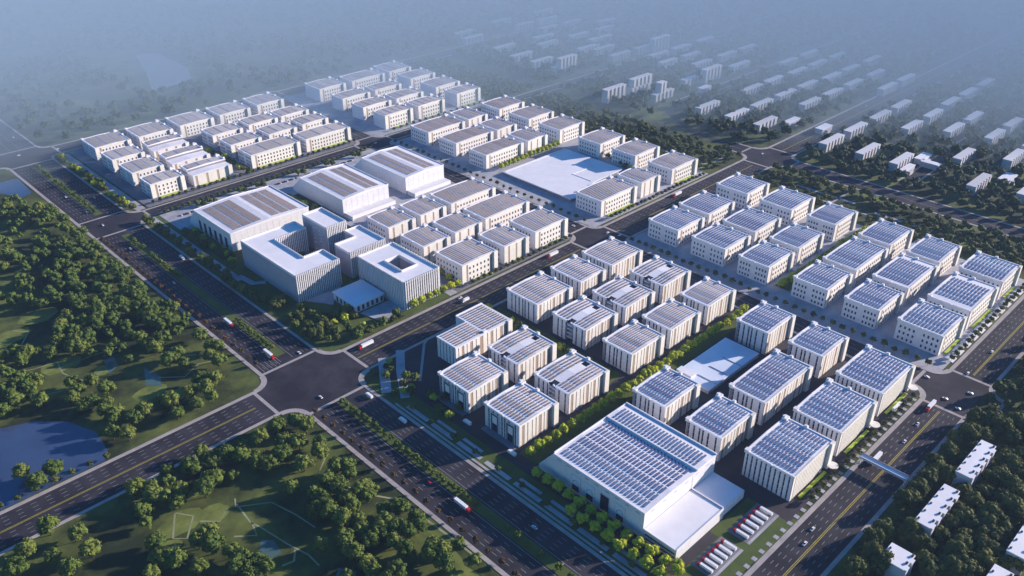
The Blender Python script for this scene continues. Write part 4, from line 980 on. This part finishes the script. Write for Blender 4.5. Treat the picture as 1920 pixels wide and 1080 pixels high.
wood('outer_wood', 'hazy wood past the estate behind the farthest block', (1064, 1960, 1420, 2100), 900, 9, 8, ROADS, M['leaffar'], 12, 108, 4)
wood('park_wood', 'dense hazy wood in the far corner of the park left of the boulevard', (-260, 258, 985, 1262), 420, 6.2, 7.5, ROADS+[(225,300,1130,1225)], M['leaf'], 70, 106, 6, cond=lambda x, y, r: r.uniform() < .95)
wood('belt_wood', 'continuous belt of trees between the park and the boulevard sidewalk', (205, 266, 700, 985), 110, 6.4, 7.6, ROADS, M['leaf'], 110, 121, 7, cond=lambda x, y, r: r.uniform() < .7)
wood('belt_wood', 'looser trees across the middle of the park left of the boulevard', (60, 205, 690, 985), 190, 6.2, 7.4, ROADS+[(120,175,720,760),(100,160,790,840)], M['leaf'], 100, 123, 7, cond=lambda x, y, r: math.sin(x*.06+2)+math.cos(y*.05) > -.4)
wood('belt_wood', 'understorey between the taller trees of the bottom left wood', (120, 266, 290, 530), 95, 5.4, 6.4, ROADS+[(125,215,395,480)], M['leaf'], 110, 122, 7, cond=lambda x, y, r: math.sin(x*.07)+math.cos(y*.06) > -.3)
wood('park_wood', 'scattered trees of the park at the left edge', (-200, 100, 700, 985), 130, 6.2, 7.5, ROADS+[(-260,110,570,730)], M['leaf'], 110, 107, 7, cond=lambda x, y, r: r.uniform() < .5)
wood('roadside_wood', 'dark wood beyond the right-hand road, past the houses', (560, 1020, -60, 133), 560, 6.2, 7.6, NEARH+[(0,700,100,133)], M['leafd'], 90, 109, 7, cond=lambda x, y, r: x > 640 or y < 56)
wood('wood_edge', 'dark undergrowth filling the bottom right wood between its taller trees', (430, 700, 20, 132), 230, 4.6, 4.2, NEARH, M['leafd'], 60, 110, 6)

# ------------------------------------------------------------------ vehicles
def wheels(root, xs, hw, r, wd=.3):
    for x in xs:
        for s in (-1, 1):
            b = MB(); n = 10; k = b.mi(M['tyre'])
            y0, y1 = (s*hw - wd/2, s*hw + wd/2)
            b.v += [(x+r*math.cos(6.283*i/n), y0, r+r*math.sin(6.283*i/n)) for i in range(n)] + [(x+r*math.cos(6.283*i/n), y1, r+r*math.sin(6.283*i/n)) for i in range(n)]
            b.f.append(tuple(range(n))); b.f.append(tuple(reversed(range(n, 2*n)))); b.m += [k, k]
            for i in range(n): j = (i+1) % n; b.f.append((i, n+i, n+j, j)); b.m.append(k)
            b.build('wheel', root)
def side_prism(b, prof, hw, m, hw2=None):       # profile (x,z) ; width hw at low, hw2 at the top
    n = len(prof); k = b.mi(m); o = len(b.v); zt = max(p[1] for p in prof); hw2 = hw2 or hw
    def w(z, z0=min(p[1] for p in prof)): return hw + (hw2-hw)*(z-z0)/(zt-z0)
    b.v += [(p[0], -w(p[1]), p[1]) for p in prof] + [(p[0], w(p[1]), p[1]) for p in prof]
    b.f.append(tuple(o+i for i in range(n))); b.f.append(tuple(o+n+i for i in reversed(range(n)))); b.m += [k, k]
    for i in range(n): j = (i+1) % n; b.f.append((o+j, o+i, o+n+i, o+n+j)); b.m.append(k)
def make_car(m):
    root = thing('car', '', 'car', (0, 0, -500))
    b = MB(); side_prism(b, [(-2.3,.35),(2.3,.35),(2.35,.75),(1.3,.95),(-1.9,1.0),(-2.3,.85)], .92, m, .86); side_prism(b, [(-1.2,1.42),(.35,1.42),(.25,1.48),(-1.1,1.48)][::-1][::-1], .68, m); b.build('body', root)
    b = MB(); side_prism(b, [(-1.85,.96),(1.15,.93),(.35,1.42),(-1.2,1.42)], .84, M['glass'], .68); b.build('windows', root)
    wheels(root, (-1.45, 1.45), .8, .34, .24); return reg(root)
def make_truck(mc):
    root = thing('truck', '', 'truck', (0, 0, -500))
    b = MB(); b.box(-8.2, 4.6, -1.3, 1.3, 1.25, 4.0, M['vwhite']); b.box(-8.0, 4.4, -1.0, 1.0, .85, 1.25, M['metal']); b.build('trailer', root)
    b = MB(); side_prism(b, [(5.1,.7),(7.6,.7),(7.6,2.0),(7.2,3.3),(5.1,3.5)], 1.25, mc); b.build('cab', root)
    b = MB(); b.box(7.42, 7.56, -1.1, 1.1, 2.0, 2.95, M['glass']); b.build('windscreen', root)
    b = MB(); b.box(4.5, 7.0, -.9, .9, .6, .72, M['metal']); b.build('chassis', root)
    wheels(root, (-7, -5.8, 5, 6.7), 1.1, .5); return reg(root)
def make_van():
    root = thing('van', '', 'box van', (0, 0, -500))
    b = MB(); b.box(-4.4, 2.2, -1.2, 1.2, .9, 3.4, M['vwhite']); b.build('box_body', root)
    b = MB(); side_prism(b, [(2.3,.6),(4.4,.6),(4.4,1.6),(3.7,2.6),(2.3,2.7)], 1.1, M['vwhite']); b.build('cab', root)
    b = MB(); side_prism(b, [(3.78,2.5),(4.44,1.65),(4.40,1.6),(3.72,2.5)], 1.0, M['glass']); b.build('windscreen', root)
    wheels(root, (-3, 3.2), 1.0, .45); return reg(root)
CW, CR, CD = make_car(M['vwhite']), make_car(M['red']), make_car(M['vdark']); TR = make_truck(M['red']); VA = make_van()
PI = math.pi
def veh(p, x, y, a, label, group='vehicles on the roads', z=.12, sc=1.0):
    if p.name not in used:
        used.add(p.name); p.location = (x, y, z); p.rotation_euler = (0, 0, a); p['label'] = label; p['group'] = group; p.scale = (sc,)*3; return p
    return dup(p, (x, y, z), a, sc, label, group)
D, U_, E_, W__ = -PI/2, PI/2, 0, PI
for t in ((TR,295-3,350,D,'red-cabbed white truck driving down the boulevard beside the bottom left wood'), (TR,292,616,D,'red-cabbed white truck about to reach the near junction on the boulevard'),
    (TR,292,690,D,'red-cabbed white truck farther up the boulevard beside the planted median'), (TR,364,567,W__,'red-cabbed white truck entering the near junction from the cross road'),
    (TR,648,163,W__,'red-cabbed white truck on the right-hand road near its junction'), (TR,553,165,W__,'red-cabbed white truck at the footbridge'),
    (TR,617,568,W__,'red-cabbed white truck on the cross road beside the middle block'), (TR,848,569,W__,'red-cabbed white truck on the cross road before the far right block'),
    (TR,628,182,E_,'red-cabbed white truck on the yard edge below the south-east factories'),
    (VA,321,503,U_,'white box van just below the near junction'), (VA,321,457,U_,'white box van on the boulevard beside the park walk'),
    (VA,321,848,D,'white box van on the boulevard beside the widest warehouse'), (VA,357,418,U_,'white box van in the yard lane beside the display windows'),
    (VA,357,366,U_,'white box van in the yard lane at the end of the tree avenue'), (VA,484,563,W__,'long white box van on the cross road above the L-shaped factory')):
    veh(*t)
for t in ((CW,292,992,D,'white car in the junction by the widest warehouse'), (CW,290,910,D,'white car on the boulevard just below the upper junction'), (CW,290,803,D,'white car on the boulevard across from the U-shaped office'),
    (CD,317,666,U_,'dark blue car on the boulevard below the planted corner'), (CW,314,601,U_,'white car stopping above the near junction'), (CW,291,531,U_,'white car in the lower part of the near junction'),
    (CR,291,387,D,'red car on the boulevard beside the bottom left wood'), (CW,315,300,U_,'white car on the boulevard beside the big hall'), (CW,484,571,W__,'white car on the cross road by the finned courtyard block'),
    (CW,704,562,E_,'white car in the middle junction'), (CW,709,548,E_,'pale car at the lower right of the middle junction'), (CW,297,1296,E_,'hazy white car crossing the farthest boulevard junction'),
    (CW,345,1284,E_,'hazy white car right of the farthest boulevard junction'), (CW,316,1378,U_,'hazy white car above the farthest boulevard junction'), (CW,291,1105,D,'hazy white car on the boulevard beside the far left block'),
    (CW,316,1078,U_,'hazy white car on the right lanes beside the far left block'), (CW,292,1040,D,'white car above the junction by the widest warehouse'), (CW,1050,570,E_,'white car in the far right junction'),
    (CW,1354,565,E_,'tiny white car far out on the hazy cross road'), (CW,1218,565,E_,'tiny white car on the hazy cross road just past the far junction'), (CW,770,157.8,E_,'white car on the right-hand road past its junction'),
    (CW,720,160,E_,'white car at the far side of the right-hand junction'), (CW,692,147,U_,'white car in the right-hand junction, lower middle'), (CW,669,159,U_,'white car at the near crosswalk of the right-hand junction'),
    (CW,663,146,U_,'white car on the corner of the right-hand junction by the wood'), (CW,689,183,D,'white car entering the right-hand junction from the dividing road'), (CW,619,161,W__,'white car next to the yellow line above the footbridge'),
    (CW,590,159,W__,'white car on the right-hand road close above the footbridge'), (CW,453,163,W__,'silver car on the right-hand road below the footbridge, farther one'), (CW,437,160,W__,'white car nearest the bottom on the right-hand road'),
    (CW,691,206,U_,'white car on the dividing road near its lower end'), (CW,689,602,U_,'white car on the dividing road above the middle junction'), (CW,689,470,D,'white car on the dividing road opposite the light well factories'),
    (CW,680,420,U_,'white car on the dividing road beside the third row of the right-hand block'), (CD,688,690,U_,'dark car on the dividing road beside the middle block'), (CW,684,985,E_,'white car in the upper middle junction')):
    veh(*t)
pad = MB(); pad.box(409, 448, 186, 204, 0, .3, M['pavedark']); pad.box(366, 402, 186, 204, 0, .3, M['pavedark'])
pad.box(409, 448, 186, 188, .3, .34, M['pave']); pad.box(366, 402, 186, 188, .3, .34, M['pave']); struct(pad.build('parking_pad'))
for k in range(6):
    veh(TR, 412.5+k*6.2, 195.5, PI/2, f'parked red-cabbed truck, {ORD[k]} from the left on the pad beside the south-east factory', 'trucks parked on the upper pad', .36, .75)
    veh(TR, 369.5+k*5.6, 195.5, PI/2, f'parked red-cabbed truck, {ORD[k]} from the left on the pad nearest the bottom edge', 'trucks parked on the lower pad', .36, .75)
pi = 0
for (x0, y, n) in ((371, 964, 7), (422, 966, 9), (464, 966, 4), (505, 966, 9), (552, 966, 9), (598, 966, 8), (642, 966, 7)):
    for k in range(n):
        veh(CD if (pi % 3) else CW, x0+k*3.3, y-12, PI/2, f'parked car in the warehouse car park, {ordw(pi+1)} from left', 'cars in the warehouse car park', .3); pi += 1
for p in FOREST+DARK+STREET+ROUND+REDT+BUSH+MIX+[CW, CR, CD, TR, VA]:
    assert p.name in used, p.name

# ------------------------------------------------------------------ haze: one closed box round camera and scene
hb = MB(); hb.box(-3050, 9050, -2550, 9050, -1, 475, M['wall']); ho = hb.build('haze'); ho['kind'] = 'stuff'
hm = bpy.data.materials.new('haze_volume'); hm.use_nodes = True; n = hm.node_tree; n.nodes.clear()
out = n.nodes.new('ShaderNodeOutputMaterial'); pv = n.nodes.new('ShaderNodeVolumePrincipled')
pv.inputs['Color'].default_value = (.42, .60, 1.0, 1); pv.inputs['Density'].default_value = HAZE; pv.inputs['Anisotropy'].default_value = .1
n.links.new(pv.outputs[0], out.inputs['Volume']); ho.data.materials.clear(); ho.data.materials.append(hm)
tag(ho, 'pale blue air that fades the far blocks', 'haze')
mb_ = MB(); na, nr = 25, 14; k = mb_.mi(M['wall'])      # added mist wedge, shaped so the far fades and the near stays clear
for i in range(na):
    th = R(4 + 124*i/(na-1)); off = (i/(na-1) - .5)*2
    d0 = 1200 - 60*max(0, off) + 40*max(0, -off)
    for j in range(nr):
        d = d0 + (2600)*(j/(nr-1)); top = min(.5 + MISTK*(d-d0), 300)
        mb_.v += [(d*math.cos(th), d*math.sin(th), .35), (d*math.cos(th), d*math.sin(th), top)]
def vi(i, j, t): return (i*nr+j)*2+t
for i in range(na-1):
    for j in range(nr-1):
        mb_.f += [(vi(i,j,1), vi(i,j+1,1), vi(i+1,j+1,1), vi(i+1,j,1)), (vi(i,j,0), vi(i+1,j,0), vi(i+1,j+1,0), vi(i,j+1,0))]; mb_.m += [k, k]
    mb_.f += [(vi(i,0,0), vi(i,0,1), vi(i+1,0,1), vi(i+1,0,0)), (vi(i,nr-1,0), vi(i+1,nr-1,0), vi(i+1,nr-1,1), vi(i,nr-1,1))]; mb_.m += [k, k]
for i in (0, na-1):
    for j in range(nr-1):
        q = (vi(i,j,0), vi(i,j+1,0), vi(i,j+1,1), vi(i,j,1)); mb_.f.append(q if i == 0 else q[::-1]); mb_.m.append(k)
mo = mb_.build('mist_wedge'); mo['kind'] = 'stuff'; tag(mo, 'added wedge of blue mist that fades the farthest blocks and woods', 'mist')
m2 = hm.copy(); m2.name = 'mist_volume'; p2 = [q for q in m2.node_tree.nodes if q.type == 'PRINCIPLED_VOLUME'][0]
p2.inputs['Density'].default_value = MIST; p2.inputs['Color'].default_value = (.61, .80, 1.0, 1); p2.inputs['Anisotropy'].default_value = .06; mo.data.materials.clear(); mo.data.materials.append(m2)
